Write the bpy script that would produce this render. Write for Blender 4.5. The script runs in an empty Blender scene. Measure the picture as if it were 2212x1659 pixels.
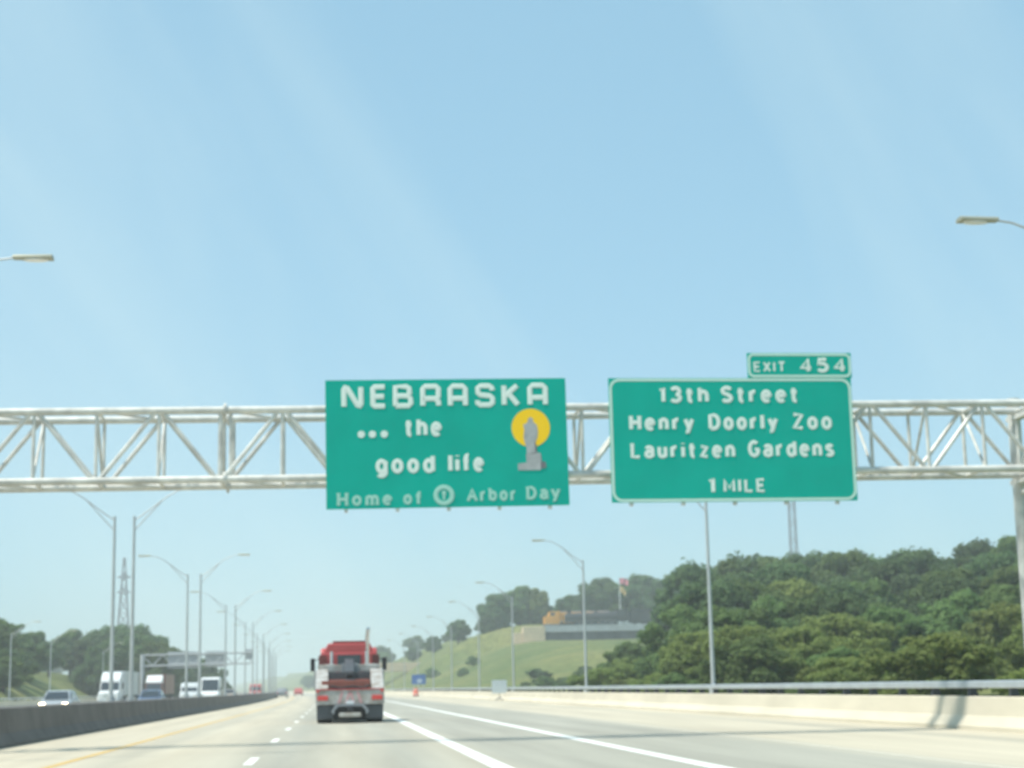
import bpy, bmesh, math, random
from mathutils import Vector, Matrix
random.seed(7)
R = math.radians
scene = bpy.context.scene
col = scene.collection

# ---------------------------------------------------------------- camera
CAM_H = 1.2
YAW, PITCH, ROLL = R(6.236), R(10.269), 0.021
fw = Vector((math.sin(YAW) * math.cos(PITCH), math.cos(YAW) * math.cos(PITCH), math.sin(PITCH)))
rt = Vector((math.cos(YAW), -math.sin(YAW), 0))
up = rt.cross(fw)
r2 = rt * math.cos(ROLL) - up * math.sin(ROLL)
u2 = rt * math.sin(ROLL) + up * math.cos(ROLL)
camd = bpy.data.cameras.new('camera')
camd.sensor_width = 36.0
camd.lens = 36.0 * 3600 / 2212
camd.clip_start = 0.1
camd.clip_end = 9000
camd.dof.use_dof = True            # phone lens focused on the near windscreen, not on the road
camd.dof.focus_distance = 2.0
camd.dof.aperture_fstop = 13.5
cam = bpy.data.objects.new('camera', camd)
m = Matrix((r2, u2, -fw)).transposed().to_4x4()
m.translation = (0, 0, CAM_H)
cam.matrix_world = m
col.objects.link(cam)
scene.camera = cam

# ---------------------------------------------------------------- sky, sun, exposure
SUN_EL = R(63)
SUN_AZ = Vector((-0.94, -0.33)).normalized()      # where the sun stands: left of and behind the camera
world = bpy.data.worlds.new('World')
scene.world = world
world.use_nodes = True
nt = world.node_tree
nt.nodes.clear()
wo = nt.nodes.new('ShaderNodeOutputWorld')
bg = nt.nodes.new('ShaderNodeBackground')
sky = nt.nodes.new('ShaderNodeTexSky')
sky.sky_type = 'NISHITA'
sky.sun_disc = False
sky.sun_elevation = SUN_EL
sky.sun_rotation = math.atan2(SUN_AZ.x, SUN_AZ.y)
sky.altitude = 300
sky.air_density = 1.0
sky.dust_density = 1.2
sky.ozone_density = 1.6
bg.inputs['Strength'].default_value = 0.14
# slanting pale streaks painted into the sky colour, imitating windscreen reflections
tc = nt.nodes.new('ShaderNodeTexCoord')
mp0 = nt.nodes.new('ShaderNodeMapping')
mp0.inputs['Rotation'].default_value = (0.0, R(30), 0.0)
mp = nt.nodes.new('ShaderNodeMapping')
mp.inputs['Location'].default_value = (7.7, 0, 3)
mp.inputs['Scale'].default_value = (4.2, 1.0, 0.8)
nz = nt.nodes.new('ShaderNodeTexNoise')
nz.inputs['Scale'].default_value = 1.7
nz.inputs['Detail'].default_value = 5
nz.inputs['Roughness'].default_value = 0.5
nz.inputs['Distortion'].default_value = 0.5
rp = nt.nodes.new('ShaderNodeValToRGB')
rp.color_ramp.elements[0].position = 0.46
rp.color_ramp.elements[0].color = (0.0, 0.0, 0.0, 1)
rp.color_ramp.elements[1].position = 0.78
rp.color_ramp.elements[1].color = (0.34, 0.34, 0.34, 1)
mx = nt.nodes.new('ShaderNodeMixRGB')
mx.inputs['Color2'].default_value = (4.6, 5.3, 5.5, 1)
nt.links.new(tc.outputs['Generated'], mp0.inputs['Vector'])
nt.links.new(mp0.outputs['Vector'], mp.inputs['Vector'])
nt.links.new(mp.outputs['Vector'], nz.inputs['Vector'])
nt.links.new(nz.outputs['Fac'], rp.inputs['Fac'])
nt.links.new(rp.outputs['Color'], mx.inputs['Fac'])
veil = nt.nodes.new('ShaderNodeMixRGB')          # even milky summer veil over the clear sky
veil.inputs['Fac'].default_value = 0.64
veil.inputs['Color2'].default_value = (2.1, 3.65, 4.85, 1)
nt.links.new(sky.outputs['Color'], veil.inputs['Color1'])
nt.links.new(veil.outputs['Color'], mx.inputs['Color1'])
tn = nt.nodes.new('ShaderNodeMixRGB')
tn.blend_type = 'MULTIPLY'
tn.inputs['Fac'].default_value = 1.0
tn.inputs['Color2'].default_value = (0.98, 1.05, 1.0, 1)
nt.links.new(mx.outputs['Color'], tn.inputs['Color1'])
nt.links.new(tn.outputs['Color'], bg.inputs['Color'])
nt.links.new(bg.outputs['Background'], wo.inputs['Surface'])

sl = bpy.data.lights.new('sun', 'SUN')
sl.energy = 4.2
sl.angle = R(4.0)
sl.color = (1.0, 0.95, 0.86)
so = bpy.data.objects.new('sun', sl)
sdir = Vector((-SUN_AZ.x * math.cos(SUN_EL), -SUN_AZ.y * math.cos(SUN_EL), -math.sin(SUN_EL)))
so.rotation_euler = sdir.to_track_quat('-Z', 'Y').to_euler()
so.location = (-30, -30, 80)
col.objects.link(so)

scene.view_settings.view_transform = 'Standard'
scene.view_settings.look = 'None'
scene.view_settings.exposure = 0.35
scene.view_settings.gamma = 1.0
scene.render.engine = 'CYCLES'
scene.cycles.max_bounces = 6
scene.cycles.volume_bounces = 1
scene.cycles.transparent_max_bounces = 8
scene.cycles.use_denoising = True

# ---------------------------------------------------------------- materials
def mat(name, color, rough=0.7, metal=0.0, var=0.0, scale=3.0, color2=None, emit=None, bump=0.0, objvar=0.0, stretch=None, spec=0.5):
    m = bpy.data.materials.new(name)
    m.use_nodes = True
    n = m.node_tree
    b = n.nodes['Principled BSDF']
    b.inputs['Roughness'].default_value = rough
    b.inputs['Metallic'].default_value = metal
    b.inputs['Specular IOR Level'].default_value = spec
    c = (*color, 1)
    b.inputs['Base Color'].default_value = c
    if emit:
        b.inputs['Emission Color'].default_value = (*emit[0], 1)
        b.inputs['Emission Strength'].default_value = emit[1]
    last = None
    if var or color2 or bump:
        t = n.nodes.new('ShaderNodeTexCoord')
        mp_ = n.nodes.new('ShaderNodeMapping')
        if stretch:
            mp_.inputs['Scale'].default_value = stretch
        z = n.nodes.new('ShaderNodeTexNoise')
        z.inputs['Scale'].default_value = scale
        z.inputs['Detail'].default_value = 6
        z.inputs['Roughness'].default_value = 0.6
        n.links.new(t.outputs['Object'], mp_.inputs['Vector'])
        n.links.new(mp_.outputs['Vector'], z.inputs['Vector'])
        r = n.nodes.new('ShaderNodeValToRGB')
        c2 = color2 if color2 else tuple(x * (1 - var) for x in color)
        r.color_ramp.elements[0].position = 0.36
        r.color_ramp.elements[0].color = (*c2, 1)
        r.color_ramp.elements[1].position = 0.64
        r.color_ramp.elements[1].color = c
        n.links.new(z.outputs['Fac'], r.inputs['Fac'])
        last = r.outputs['Color']
        if bump:
            bp = n.nodes.new('ShaderNodeBump')
            bp.inputs['Strength'].default_value = bump
            bp.inputs['Distance'].default_value = 0.02
            n.links.new(z.outputs['Fac'], bp.inputs['Height'])
            n.links.new(bp.outputs['Normal'], b.inputs['Normal'])
    if objvar and last is not None:
        oi = n.nodes.new('ShaderNodeObjectInfo')
        hs = n.nodes.new('ShaderNodeHueSaturation')
        mr = n.nodes.new('ShaderNodeMapRange')
        mr.inputs['To Min'].default_value = 1 - objvar
        mr.inputs['To Max'].default_value = 1 + objvar
        mh = n.nodes.new('ShaderNodeMapRange')
        mh.inputs['To Min'].default_value = 0.492
        mh.inputs['To Max'].default_value = 0.515
        n.links.new(oi.outputs['Random'], mr.inputs['Value'])
        n.links.new(oi.outputs['Random'], mh.inputs['Value'])
        n.links.new(mr.outputs['Result'], hs.inputs['Value'])
        n.links.new(mh.outputs['Result'], hs.inputs['Hue'])
        n.links.new(last, hs.inputs['Color'])
        last = hs.outputs['Color']
    if last is not None:
        n.links.new(last, b.inputs['Base Color'])
    return m

def leafmat(name, c1, c2, objvar=0.25):
    m = mat(name, c1, 0.75, var=0.1, scale=0.45, color2=c2, objvar=objvar, spec=0.2)
    n = m.node_tree
    b = n.nodes['Principled BSDF']
    tr = n.nodes.new('ShaderNodeBsdfTranslucent')
    ms = n.nodes.new('ShaderNodeMixShader')
    ms.inputs['Fac'].default_value = 0.45
    src = b.inputs['Base Color'].links[0].from_socket
    n.links.new(src, tr.inputs['Color'])
    out = [x for x in n.nodes if x.type == 'OUTPUT_MATERIAL'][0]
    n.links.new(b.outputs['BSDF'], ms.inputs[1])
    n.links.new(tr.outputs['BSDF'], ms.inputs[2])
    n.links.new(ms.outputs['Shader'], out.inputs['Surface'])
    return m

M = dict(
    green=mat('sign_green', (0.0, 0.40, 0.31), 0.85, var=0.10, scale=0.9, spec=0.05),
    white=mat('sign_white', (0.70, 0.80, 0.73), 0.5),
    faded=mat('sign_faded_white', (0.33, 0.62, 0.52), 0.5),
    edge=mat('sign_edge_white', (0.52, 0.74, 0.64), 0.5),
    yellow=mat('sign_yellow', (0.95, 0.60, 0.02), 0.7, spec=0.1),
    greyprint=mat('sign_grey_print', (0.42, 0.44, 0.44), 0.6, var=0.25, scale=6),
    darkprint=mat('sign_dark_print', (0.16, 0.17, 0.18), 0.6),
    galv=mat('galvanised_steel', (0.70, 0.70, 0.65), 0.5, 0.12, var=0.34, scale=2.2),
    pole=mat('pole_steel', (0.50, 0.53, 0.53), 0.45, 0.35, var=0.15, scale=1.5),
    rail=mat('rail_steel', (0.52, 0.57, 0.60), 0.4, 0.45, var=0.15, scale=1.5),
    darksteel=mat('dark_steel', (0.08, 0.09, 0.10), 0.6, 0.3, var=0.2),
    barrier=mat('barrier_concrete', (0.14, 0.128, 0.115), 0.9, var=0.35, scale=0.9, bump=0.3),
    parapet=mat('parapet_concrete', (0.62, 0.565, 0.44), 0.85, var=0.16, scale=0.8, bump=0.2, stretch=(1, 0.25, 1)),
    whiteline=mat('white_paint', (0.82, 0.83, 0.78), 0.7, var=0.12, scale=3),
    yellowline=mat('yellow_paint', (0.62, 0.42, 0.14), 0.7, var=0.2, scale=3),
    red=mat('red_paint', (0.48, 0.075, 0.075), 0.4, var=0.1),
    reddark=mat('dark_red_paint', (0.17, 0.035, 0.03), 0.4, var=0.15),
    boomred=mat('boom_red', (0.27, 0.075, 0.05), 0.5, var=0.25, scale=4),
    whitep=mat('white_paint_body', (0.74, 0.76, 0.76), 0.35, var=0.06),
    greyp=mat('light_grey_paint', (0.52, 0.56, 0.57), 0.4, var=0.15),
    bodygrey=mat('weathered_pale_paint', (0.46, 0.47, 0.45), 0.5, scale=3.5, color2=(0.27, 0.23, 0.19)),
    midgrey=mat('mid_grey_paint', (0.25, 0.27, 0.29), 0.45, var=0.1),
    silver=mat('silver_paint', (0.50, 0.53, 0.55), 0.25, 0.4),
    bluep=mat('blue_grey_paint', (0.12, 0.17, 0.26), 0.25, 0.2),
    tanp=mat('beige_paint', (0.40, 0.34, 0.28), 0.3, 0.2),
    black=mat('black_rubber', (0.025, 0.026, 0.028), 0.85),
    blackp=mat('black_paint', (0.02, 0.022, 0.027), 0.5, var=0.3),
    glass=mat('vehicle_glass', (0.03, 0.04, 0.05), 0.08, spec=0.8),
    chrome=mat('chrome', (0.7, 0.71, 0.72), 0.15, 0.9),
    tail=mat('tail_lens', (0.62, 0.06, 0.05), 0.3),
    head=mat('lit_headlamp', (0.9, 0.85, 0.7), 0.2, emit=((1.0, 0.80, 0.48), 14.0)),
    headoff=mat('headlamp_lens', (0.75, 0.75, 0.72), 0.1),
    orange=mat('barrel_orange', (0.80, 0.13, 0.06), 0.5),
    bluesign=mat('sign_blue', (0.05, 0.14, 0.38), 0.5),
    panel=mat('panel_aluminium', (0.55, 0.62, 0.64), 0.5, 0.2, var=0.08),
    tan=mat('tan_stone', (0.62, 0.50, 0.34), 0.9, var=0.15, scale=0.8),
    darkwall=mat('dark_wall', (0.10, 0.10, 0.12), 0.9, var=0.4, scale=0.4),
    palewall=mat('pale_wall', (0.42, 0.45, 0.47), 0.8, var=0.2, scale=0.6),
    locoyellow=mat('loco_yellow', (0.72, 0.33, 0.035), 0.45, var=0.1),
    trunk=mat('bark', (0.07, 0.055, 0.04), 0.95, var=0.4, scale=4),
    leaf_a=leafmat('leaf_mid', (0.175, 0.25, 0.075), (0.105, 0.17, 0.06)),
    leaf_b=leafmat('leaf_dark', (0.13, 0.20, 0.075), (0.078, 0.135, 0.055)),
    leaf_c=leafmat('leaf_light', (0.26, 0.315, 0.085), (0.165, 0.225, 0.065)),
    flagr=mat('flag_pink', (0.72, 0.25, 0.30), 0.8),
    flagt=mat('flag_tan', (0.62, 0.42, 0.18), 0.8),
    towersteel=mat('tower_steel', (0.26, 0.26, 0.29), 0.6, 0.3),
)

def road_material():
    m = bpy.data.materials.new('worn_concrete_road')
    m.use_nodes = True
    n = m.node_tree
    b = n.nodes['Principled BSDF']
    b.inputs['Roughness'].default_value = 0.85
    b.inputs['Specular IOR Level'].default_value = 0.3
    uv = n.nodes.new('ShaderNodeUVMap')
    uv.uv_map = 'lat'
    sp = n.nodes.new('ShaderNodeSeparateXYZ')
    n.links.new(uv.outputs['UV'], sp.inputs[0])
    mr = n.nodes.new('ShaderNodeMapRange')
    mr.inputs['From Min'].default_value = -8
    mr.inputs['From Max'].default_value = 16
    n.links.new(sp.outputs['X'], mr.inputs['Value'])
    r = n.nodes.new('ShaderNodeValToRGB')
    cream, grey, mid = (0.50, 0.45, 0.345), (0.345, 0.335, 0.28), (0.42, 0.39, 0.31)
    stops = [(-8, cream), (-4.9, cream), (-4.0, mid), (-3.1, cream), (-1.9, mid), (-0.9, grey), (0.3, mid), (1.3, grey), (2.3, mid),
             (3.0, grey), (5.2, grey), (5.9, grey), (8.3, grey), (8.9, mid), (9.4, cream), (12.2, cream), (12.7, mid), (13.4, cream), (15, cream)]
    cr = r.color_ramp
    cr.elements[0].position = 0
    cr.elements[0].color = (*stops[0][1], 1)
    cr.elements[1].position = (stops[-1][0] + 8) / 24
    cr.elements[1].color = (*stops[-1][1], 1)
    for x, c in stops[1:-1]:
        e = cr.elements.new((x + 8) / 24)
        e.color = (*c, 1)
    n.links.new(mr.outputs['Result'], r.inputs['Fac'])
    # long streaks of wear and patches
    mp_ = n.nodes.new('ShaderNodeMapping')
    mp_.inputs['Scale'].default_value = (1.2, 0.06, 1)
    z = n.nodes.new('ShaderNodeTexNoise')
    z.inputs['Scale'].default_value = 1.0
    z.inputs['Detail'].default_value = 7
    n.links.new(uv.outputs['UV'], mp_.inputs['Vector'])
    n.links.new(mp_.outputs['Vector'], z.inputs['Vector'])
    z2 = n.nodes.new('ShaderNodeTexNoise')
    z2.inputs['Scale'].default_value = 14
    z2.inputs['Detail'].default_value = 4
    n.links.new(uv.outputs['UV'], z2.inputs['Vector'])
    ad = n.nodes.new('ShaderNodeMath')
    ad.operation = 'MULTIPLY_ADD'
    ad.inputs[1].default_value = 0.3
    n.links.new(z2.outputs['Fac'], ad.inputs[0])
    n.links.new(z.outputs['Fac'], ad.inputs[2])
    m2 = n.nodes.new('ShaderNodeMapRange')
    m2.inputs['From Min'].default_value = 0.35
    m2.inputs['From Max'].default_value = 0.95
    m2.inputs['To Min'].default_value = 0.79
    m2.inputs['To Max'].default_value = 1.14
    n.links.new(ad.outputs[0], m2.inputs['Value'])
    hs = n.nodes.new('ShaderNodeHueSaturation')
    n.links.new(r.outputs['Color'], hs.inputs['Color'])
    n.links.new(m2.outputs['Result'], hs.inputs['Value'])
    n.links.new(hs.outputs['Color'], b.inputs['Base Color'])
    return m
M['road'] = road_material()
M['grass'] = mat('grass_slope', (0.185, 0.19, 0.07), 0.95, scale=0.045, color2=(0.095, 0.135, 0.045), spec=0.1)
# second, finer colour variation on the grass
def grass_detail():
    n = M['grass'].node_tree
    b = n.nodes['Principled BSDF']
    src = b.inputs['Base Color'].links[0].from_socket
    t = n.nodes.new('ShaderNodeTexCoord')
    z = n.nodes.new('ShaderNodeTexNoise')
    z.inputs['Scale'].default_value = 0.9
    z.inputs['Detail'].default_value = 8
    n.links.new(t.outputs['Object'], z.inputs['Vector'])
    mr = n.nodes.new('ShaderNodeMapRange')
    mr.inputs['From Min'].default_value = 0.3
    mr.inputs['From Max'].default_value = 0.7
    mr.inputs['To Min'].default_value = 0.6
    mr.inputs['To Max'].default_value = 1.22
    n.links.new(z.outputs['Fac'], mr.inputs['Value'])
    hs = n.nodes.new('ShaderNodeHueSaturation')
    n.links.new(src, hs.inputs['Color'])
    n.links.new(mr.outputs['Result'], hs.inputs['Value'])
    n.links.new(hs.outputs['Color'], b.inputs['Base Color'])
grass_detail()

# ---------------------------------------------------------------- mesh helpers
class MB:
    def __init__(s):
        s.v, s.f = [], []
    def add(s, vs, fs):
        k = len(s.v)
        s.v += [tuple(p) for p in vs]
        s.f += [tuple(i + k for i in f) for f in fs]
        return s
    def box(s, x0, x1, y0, y1, z0, z1, taper=0.0):
        t = taper
        return s.add([(x0, y0, z0), (x1, y0, z0), (x1, y1, z0), (x0, y1, z0),
                      (x0 + t, y0 + t, z1), (x1 - t, y0 + t, z1), (x1 - t, y1 - t, z1), (x0 + t, y1 - t, z1)],
                     [(0, 3, 2, 1), (4, 5, 6, 7), (0, 1, 5, 4), (1, 2, 6, 5), (2, 3, 7, 6), (3, 0, 4, 7)])
    def prism(s, poly, a0, a1, axis='x'):
        """poly: (p,q) points; axis x -> (y,z), axis y -> (x,z), axis z -> (x,y)"""
        n = len(poly)
        def P(a, p):
            return {'x': (a, p[0], p[1]), 'y': (p[0], a, p[1]), 'z': (p[0], p[1], a)}[axis]
        vs = [P(a0, p) for p in poly] + [P(a1, p) for p in poly]
        fs = [tuple(range(n))[::-1], tuple(range(n, 2 * n))] + [(i, (i + 1) % n, n + (i + 1) % n, n + i) for i in range(n)]
        return s.add(vs, fs)
    def tube(s, pts, r, n=8, cap=True, flat=None):
        """round bar along pts; r number or list; flat=(axis vector, factor) squashes the section"""
        pts = [Vector(p) for p in pts]
        k = len(pts)
        rs = r if isinstance(r, (list, tuple)) else [r] * k
        vs = []
        prev = None
        for i, p in enumerate(pts):
            t = (pts[min(i + 1, k - 1)] - pts[max(i - 1, 0)])
            if t.length < 1e-9:
                t = Vector((0, 0, 1))
            t.normalize()
            if prev is None:
                a = Vector((0, 1, 0)) if abs(t.y) < 0.9 else Vector((1, 0, 0))
            else:
                a = prev
            a = (a - t * a.dot(t)).normalized()
            prev = a
            b_ = t.cross(a)
            for j in range(n):
                th = 2 * math.pi * (j + 0.5) / n
                o = a * math.cos(th) * rs[i] + b_ * math.sin(th) * rs[i]
                if flat:
                    ax, fa = flat
                    o = o - ax * o.dot(ax) * (1 - fa)
                vs.append(p + o)
        fs = []
        for i in range(k - 1):
            for j in range(n):
                j2 = (j + 1) % n
                fs.append((i * n + j, i * n + j2, (i + 1) * n + j2, (i + 1) * n + j))
        if cap:
            fs.append(tuple(range(n))[::-1])
            fs.append(tuple((k - 1) * n + j for j in range(n)))
        return s.add(vs, fs)
    def wheel(s, cx, cy, cz, r, w, n=18):
        poly = [(cy + r * math.cos(2 * math.pi * i / n), cz + r * math.sin(2 * math.pi * i / n)) for i in range(n)]
        return s.prism(poly, cx - w / 2, cx + w / 2, 'x')
    def mesh(s, name, smooth=False):
        me = bpy.data.meshes.new(name)
        me.from_pydata(s.v, [], s.f)
        bm = bmesh.new()
        bm.from_mesh(me)
        bmesh.ops.recalc_face_normals(bm, faces=bm.faces)
        bm.to_mesh(me)
        bm.free()
        if smooth:
            me.shade_smooth()
            me.set_sharp_from_angle(angle=R(40))
        me.update()
        return me
    def build(s, name, material, parent=None, smooth=False, bevel=0.0):
        me = s.mesh(name, smooth)
        me.materials.append(M[material] if isinstance(material, str) else material)
        o = bpy.data.objects.new(name, me)
        col.objects.link(o)
        if parent:
            o.parent = parent
        if bevel:
            b = o.modifiers.new('bevel', 'BEVEL')
            b.width = bevel
            b.segments = 2
            b.limit_method = 'ANGLE'
        return o

def tag(o, label=None, cat=None, group=None, kind=None):
    if label: o['label'] = label
    if cat: o['category'] = cat
    if group: o['group'] = group
    if kind: o['kind'] = kind
    return o

def empty(name, loc=(0, 0, 0), rz=0.0, **kw):
    o = bpy.data.objects.new(name, None)
    o.empty_display_size = 0.2
    o.location = loc
    o.rotation_euler = (0, 0, rz)
    col.objects.link(o)
    tag(o, **kw)
    return o

def copy_tree(o, parent=None):
    c = o.copy()
    col.objects.link(c)
    c.parent = parent
    for ch in list(o.children):
        copy_tree(ch, c)
    return c

def S(t):
    t = max(0.0, min(1.0, t))
    return t * t * (3 - 2 * t)

def off(y):                       # the road bends gently to the left in the distance
    d = max(0.0, y - 110)
    return -6.1e-5 * min(d, 700) ** 2 - (max(0, d - 700)) * 0.085

def frange(a, b, s):
    out = []
    while a < b - 1e-6:
        out.append(a)
        a += s
    return out + [b]

YS = frange(-40, 120, 8) + frange(130, 700, 15) + frange(730, 1500, 40)

def sweep(profile, ys, closed=True):
    """closed (x,z) profile carried along the road"""
    mb = MB()
    n = len(profile)
    for y in ys:
        o = off(y)
        mb.v += [(x + o, y, z) for x, z in profile]
    for i in range(len(ys) - 1):
        for j in range(n if closed else n - 1):
            j2 = (j + 1) % n
            mb.f.append((i * n + j, i * n + j2, (i + 1) * n + j2, (i + 1) * n + j))
    if closed:
        mb.f.append(tuple(range(n))[::-1])
        mb.f.append(tuple((len(ys) - 1) * n + j for j in range(n)))
    return mb

# ---------------------------------------------------------------- terrain
def terrain(x, y):
    xr = x - off(y) - 16.0
    xl = -(x - off(y)) - 33.5
    z = -1.6
    nse = (math.sin(x * 0.071 + 1.3) * math.sin(y * 0.053) + 0.5 * math.sin(x * 0.19 + y * 0.13)) * 0.5
    if xr > 0:
        z += 1.6 * S(xr / 8) + nse * S(xr / 12) + 0.5 * S(xr / 3) * S((y - 120) / 60)
        fade = 1 - 0.45 * S((y - 560) / 350)
        z += (11.5 * S(xr / 44) * S((y - 215) / 210) + 5.2 * S((y - 449) / 10) * S((xr - 6) / 24)) * fade
        z += 5.5 * S((xr - 22) / 60) * S((y - 70) / 130) * (1 - S((y - 250) / 90))
        z += 6 * S((xr - 90) / 120) * S((y - 80) / 150)
    if xl > 0:
        z += 1.6 * S(xl / 6) + nse * 0.5 * S(xl / 12) + 5.4 * S(xl / 16) * S((y - 130) / 90) + 6 * S((xl - 18) / 70)
    far = S((y - 800) / 900)
    z += 9 * far * (1 if abs(x - off(y)) > 60 else 0.2)
    return z

def build_ground():
    xs = [-2600, -1800, -1200, -800, -500, -350, -250, -190] + frange(-150, -44, 8) + frange(-40, 20, 4) + frange(22, 130, 4) + frange(140, 300, 14) + [340, 420, 520, 700, 1000, 1500, 2100, 2600]
    ys = [-220, -160, -100] + frange(-60, 200, 10) + frange(210, 440, 8) + frange(443, 470, 3) + frange(480, 760, 14) + [800, 860, 940, 1050, 1200, 1400, 1700, 2100, 2600, 3000]
    mb = MB()
    for y in ys:
        for x in xs:
            mb.v.append((x, y, terrain(x, y)))
    n = len(xs)
    for i in range(len(ys) - 1):
        for j in range(n - 1):
            mb.f.append((i * n + j, i * n + j + 1, (i + 1) * n + j + 1, (i + 1) * n + j))
    o = mb.build('ground', 'grass', smooth=True)
    tag(o, 'grassy ground and hillside on both sides of the motorway', kind='structure')
build_ground()

# ---------------------------------------------------------------- road
def strip(name, x0, x1, z, ys, material, parent=None, nx=2):
    mb = MB()
    xs = [x0 + (x1 - x0) * i / (nx - 1) for i in range(nx)]
    for y in ys:
        for x in xs:
            mb.v.append((x + off(y), y, z))
    for i in range(len(ys) - 1):
        for j in range(nx - 1):
            mb.f.append((i * nx + j, i * nx + j + 1, (i + 1) * nx + j + 1, (i + 1) * nx + j))
    o = mb.build(name, material, parent)
    uvl = o.data.uv_layers.new(name='lat')
    for l in o.data.loops:
        vi = l.vertex_index
        uvl.data[l.index].uv = (xs[vi % nx], ys[vi // nx])
    return o
road = strip('road', -8.2, 14.9, 0.0, YS, 'road', nx=3)
tag(road, 'pale worn concrete carriageway running ahead under the sign gantry', kind='structure')
opp = strip('opposite_road', -33.0, -9.2, 0.0, YS, 'road', nx=3)
tag(opp, 'oncoming carriageway behind the dark median barrier', kind='structure')
uvl = opp.data.uv_layers['lat']                       # mirror the wear pattern for the oncoming side
for d in uvl.data:
    d.uv = (-17.2 - d.uv[0], d.uv[1])
deck = sweep([(-33.0, -0.9), (14.9, -0.9), (14.9, -0.02), (-33.0, -0.02)], YS).build('bridge_deck', 'parapet')
tag(deck, 'concrete bridge deck under both carriageways', kind='structure')

strip('yellow_edge_line', -4.90, -4.72, 0.004, YS, 'yellowline', road)
strip('wide_white_line', 2.36, 2.66, 0.004, YS, 'whiteline', road)
strip('white_lane_line', 5.30, 5.58, 0.004, YS, 'whiteline', road)
strip('shoulder_line', 8.80, 8.93, 0.004, YS, mat('worn_white_paint', (0.60, 0.57, 0.47), 0.8, var=0.15, scale=2), road)
for k in range(34):
    y0 = 4.2 + k * 12.2 - 12.2
    strip('lane_dash', -1.50, -1.34, 0.004, [y0, y0 + 1.5, y0 + 3.05], 'whiteline', road)
strip('yellow_edge_line', -12.5, -12.35, 0.004, YS, 'yellowline', opp)
strip('white_edge_line', -26.2, -26.0, 0.004, YS, 'whiteline', opp)
for xx in (-15.9, -19.5, -22.8):
    for k in range(22):
        y0 = 30 + k * 12.2
        strip('lane_dash', xx, xx + 0.15, 0.004, [y0, y0 + 3.05], 'whiteline', opp)

# median barrier and parapets
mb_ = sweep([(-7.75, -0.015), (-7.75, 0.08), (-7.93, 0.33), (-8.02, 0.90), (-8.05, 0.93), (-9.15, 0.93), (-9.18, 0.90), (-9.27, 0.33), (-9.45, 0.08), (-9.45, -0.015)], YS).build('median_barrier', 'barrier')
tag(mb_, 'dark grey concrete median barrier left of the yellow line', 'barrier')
pp = sweep([(14.42, -0.015), (14.42, 0.09), (14.60, 0.32), (14.68, 0.72), (14.71, 0.745), (15.02, 0.745), (15.05, 0.72), (15.05, -0.94), (14.42, -0.94)][:9], YS)
pp = pp.build('bridge_parapet', 'parapet')
tag(pp, 'cream concrete bridge parapet along the right shoulder', 'parapet')
pl = sweep([(-32.4, -0.015), (-32.4, 0.09), (-32.58, 0.30), (-32.64, 0.74), (-33.0, 0.74), (-33.05, -0.94), (-32.42, -0.94)], YS).build('bridge_parapet', 'parapet')
tag(pl, 'low concrete parapet on the far side of the oncoming carriageway', 'parapet')

rail = empty('bridge_rail', (0, 0, 0), label='pale steel tube rail on posts along the top of the right parapet', cat='railing')
rp_ = sweep([(14.76, 0.93), (14.98, 0.93), (15.0, 0.95), (15.0, 1.08), (14.98, 1.10), (14.76, 1.10), (14.74, 1.08), (14.74, 0.95)], frange(-30, 520, 6)).build('top_rail', 'rail', rail)
post = MB()
post.prism([(14.80, 0.743), (15.03, 0.743), (14.97, 0.929), (14.82, 0.929)], -0.06, 0.06, 'y')
post.box(14.74, 15.01, -0.13, 0.13, 0.747, 0.762)
pm = post.mesh('rail_post')
pm.materials.append(M['darksteel'])
for y in frange(14, 330, 2.44):
    o = bpy.data.objects.new('rail_post', pm)
    o.location = (off(y), y, 0)
    o.parent = rail
    col.objects.link(o)
gl = empty('guard_rail', (0, 0, 0), label='grey guard rail at the left edge of the oncoming carriageway', cat='railing')
sweep([(-32.7, 0.90), (-32.86, 0.90), (-32.86, 1.05), (-32.7, 1.05)], frange(40, 360, 10)).build('top_rail', 'rail', gl)
gp = MB().box(-32.84, -32.72, -0.06, 0.06, 0.735, 0.90).mesh('rail_post')
gp.materials.append(M['rail'])
for y in frange(60, 300, 4):
    o = bpy.data.objects.new('rail_post', gp)
    o.location = (off(y), y, 0)
    o.parent = gl
    col.objects.link(o)

# ---------------------------------------------------------------- sign gantry
GY0, GY1 = 37.6, 38.85
def gz(x):
    return 0.0063 * (x + 7.4)
TOPZ, BOTZ = 7.43, 5.86
gantry = empty('sign_gantry', (16.3, 38.2, -1.2), label='galvanised box truss sign gantry spanning the carriageway', cat='gantry')
def gpart(mb, name, material='galv', smooth=True):
    o = mb.build(name, material, gantry, smooth)
    o.matrix_parent_inverse = Matrix.Translation((-16.3, -38.2, 1.2))
    return o
GX0, GX1, SPL = -9.15, 17.1, -2.42
for y in (GY0, GY1):
    for zc in (TOPZ, BOTZ):
        for a, b in ((GX0, SPL - 0.03), (SPL + 0.03, 6.0), (6.0, GX1)):
            gpart(MB().tube([(a, y, zc + gz(a)), (b, y, zc + gz(b))], 0.088, 12), 'chord')
        for dx in (-0.015, 0.02):
            gpart(MB().tube([(SPL + dx - 0.014, y, zc + gz(SPL)), (SPL + dx + 0.012, y, zc + gz(SPL))], 0.165, 12), 'flange')
nodes = [-7.99 + 1.37 * k for k in range(19)]
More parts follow.
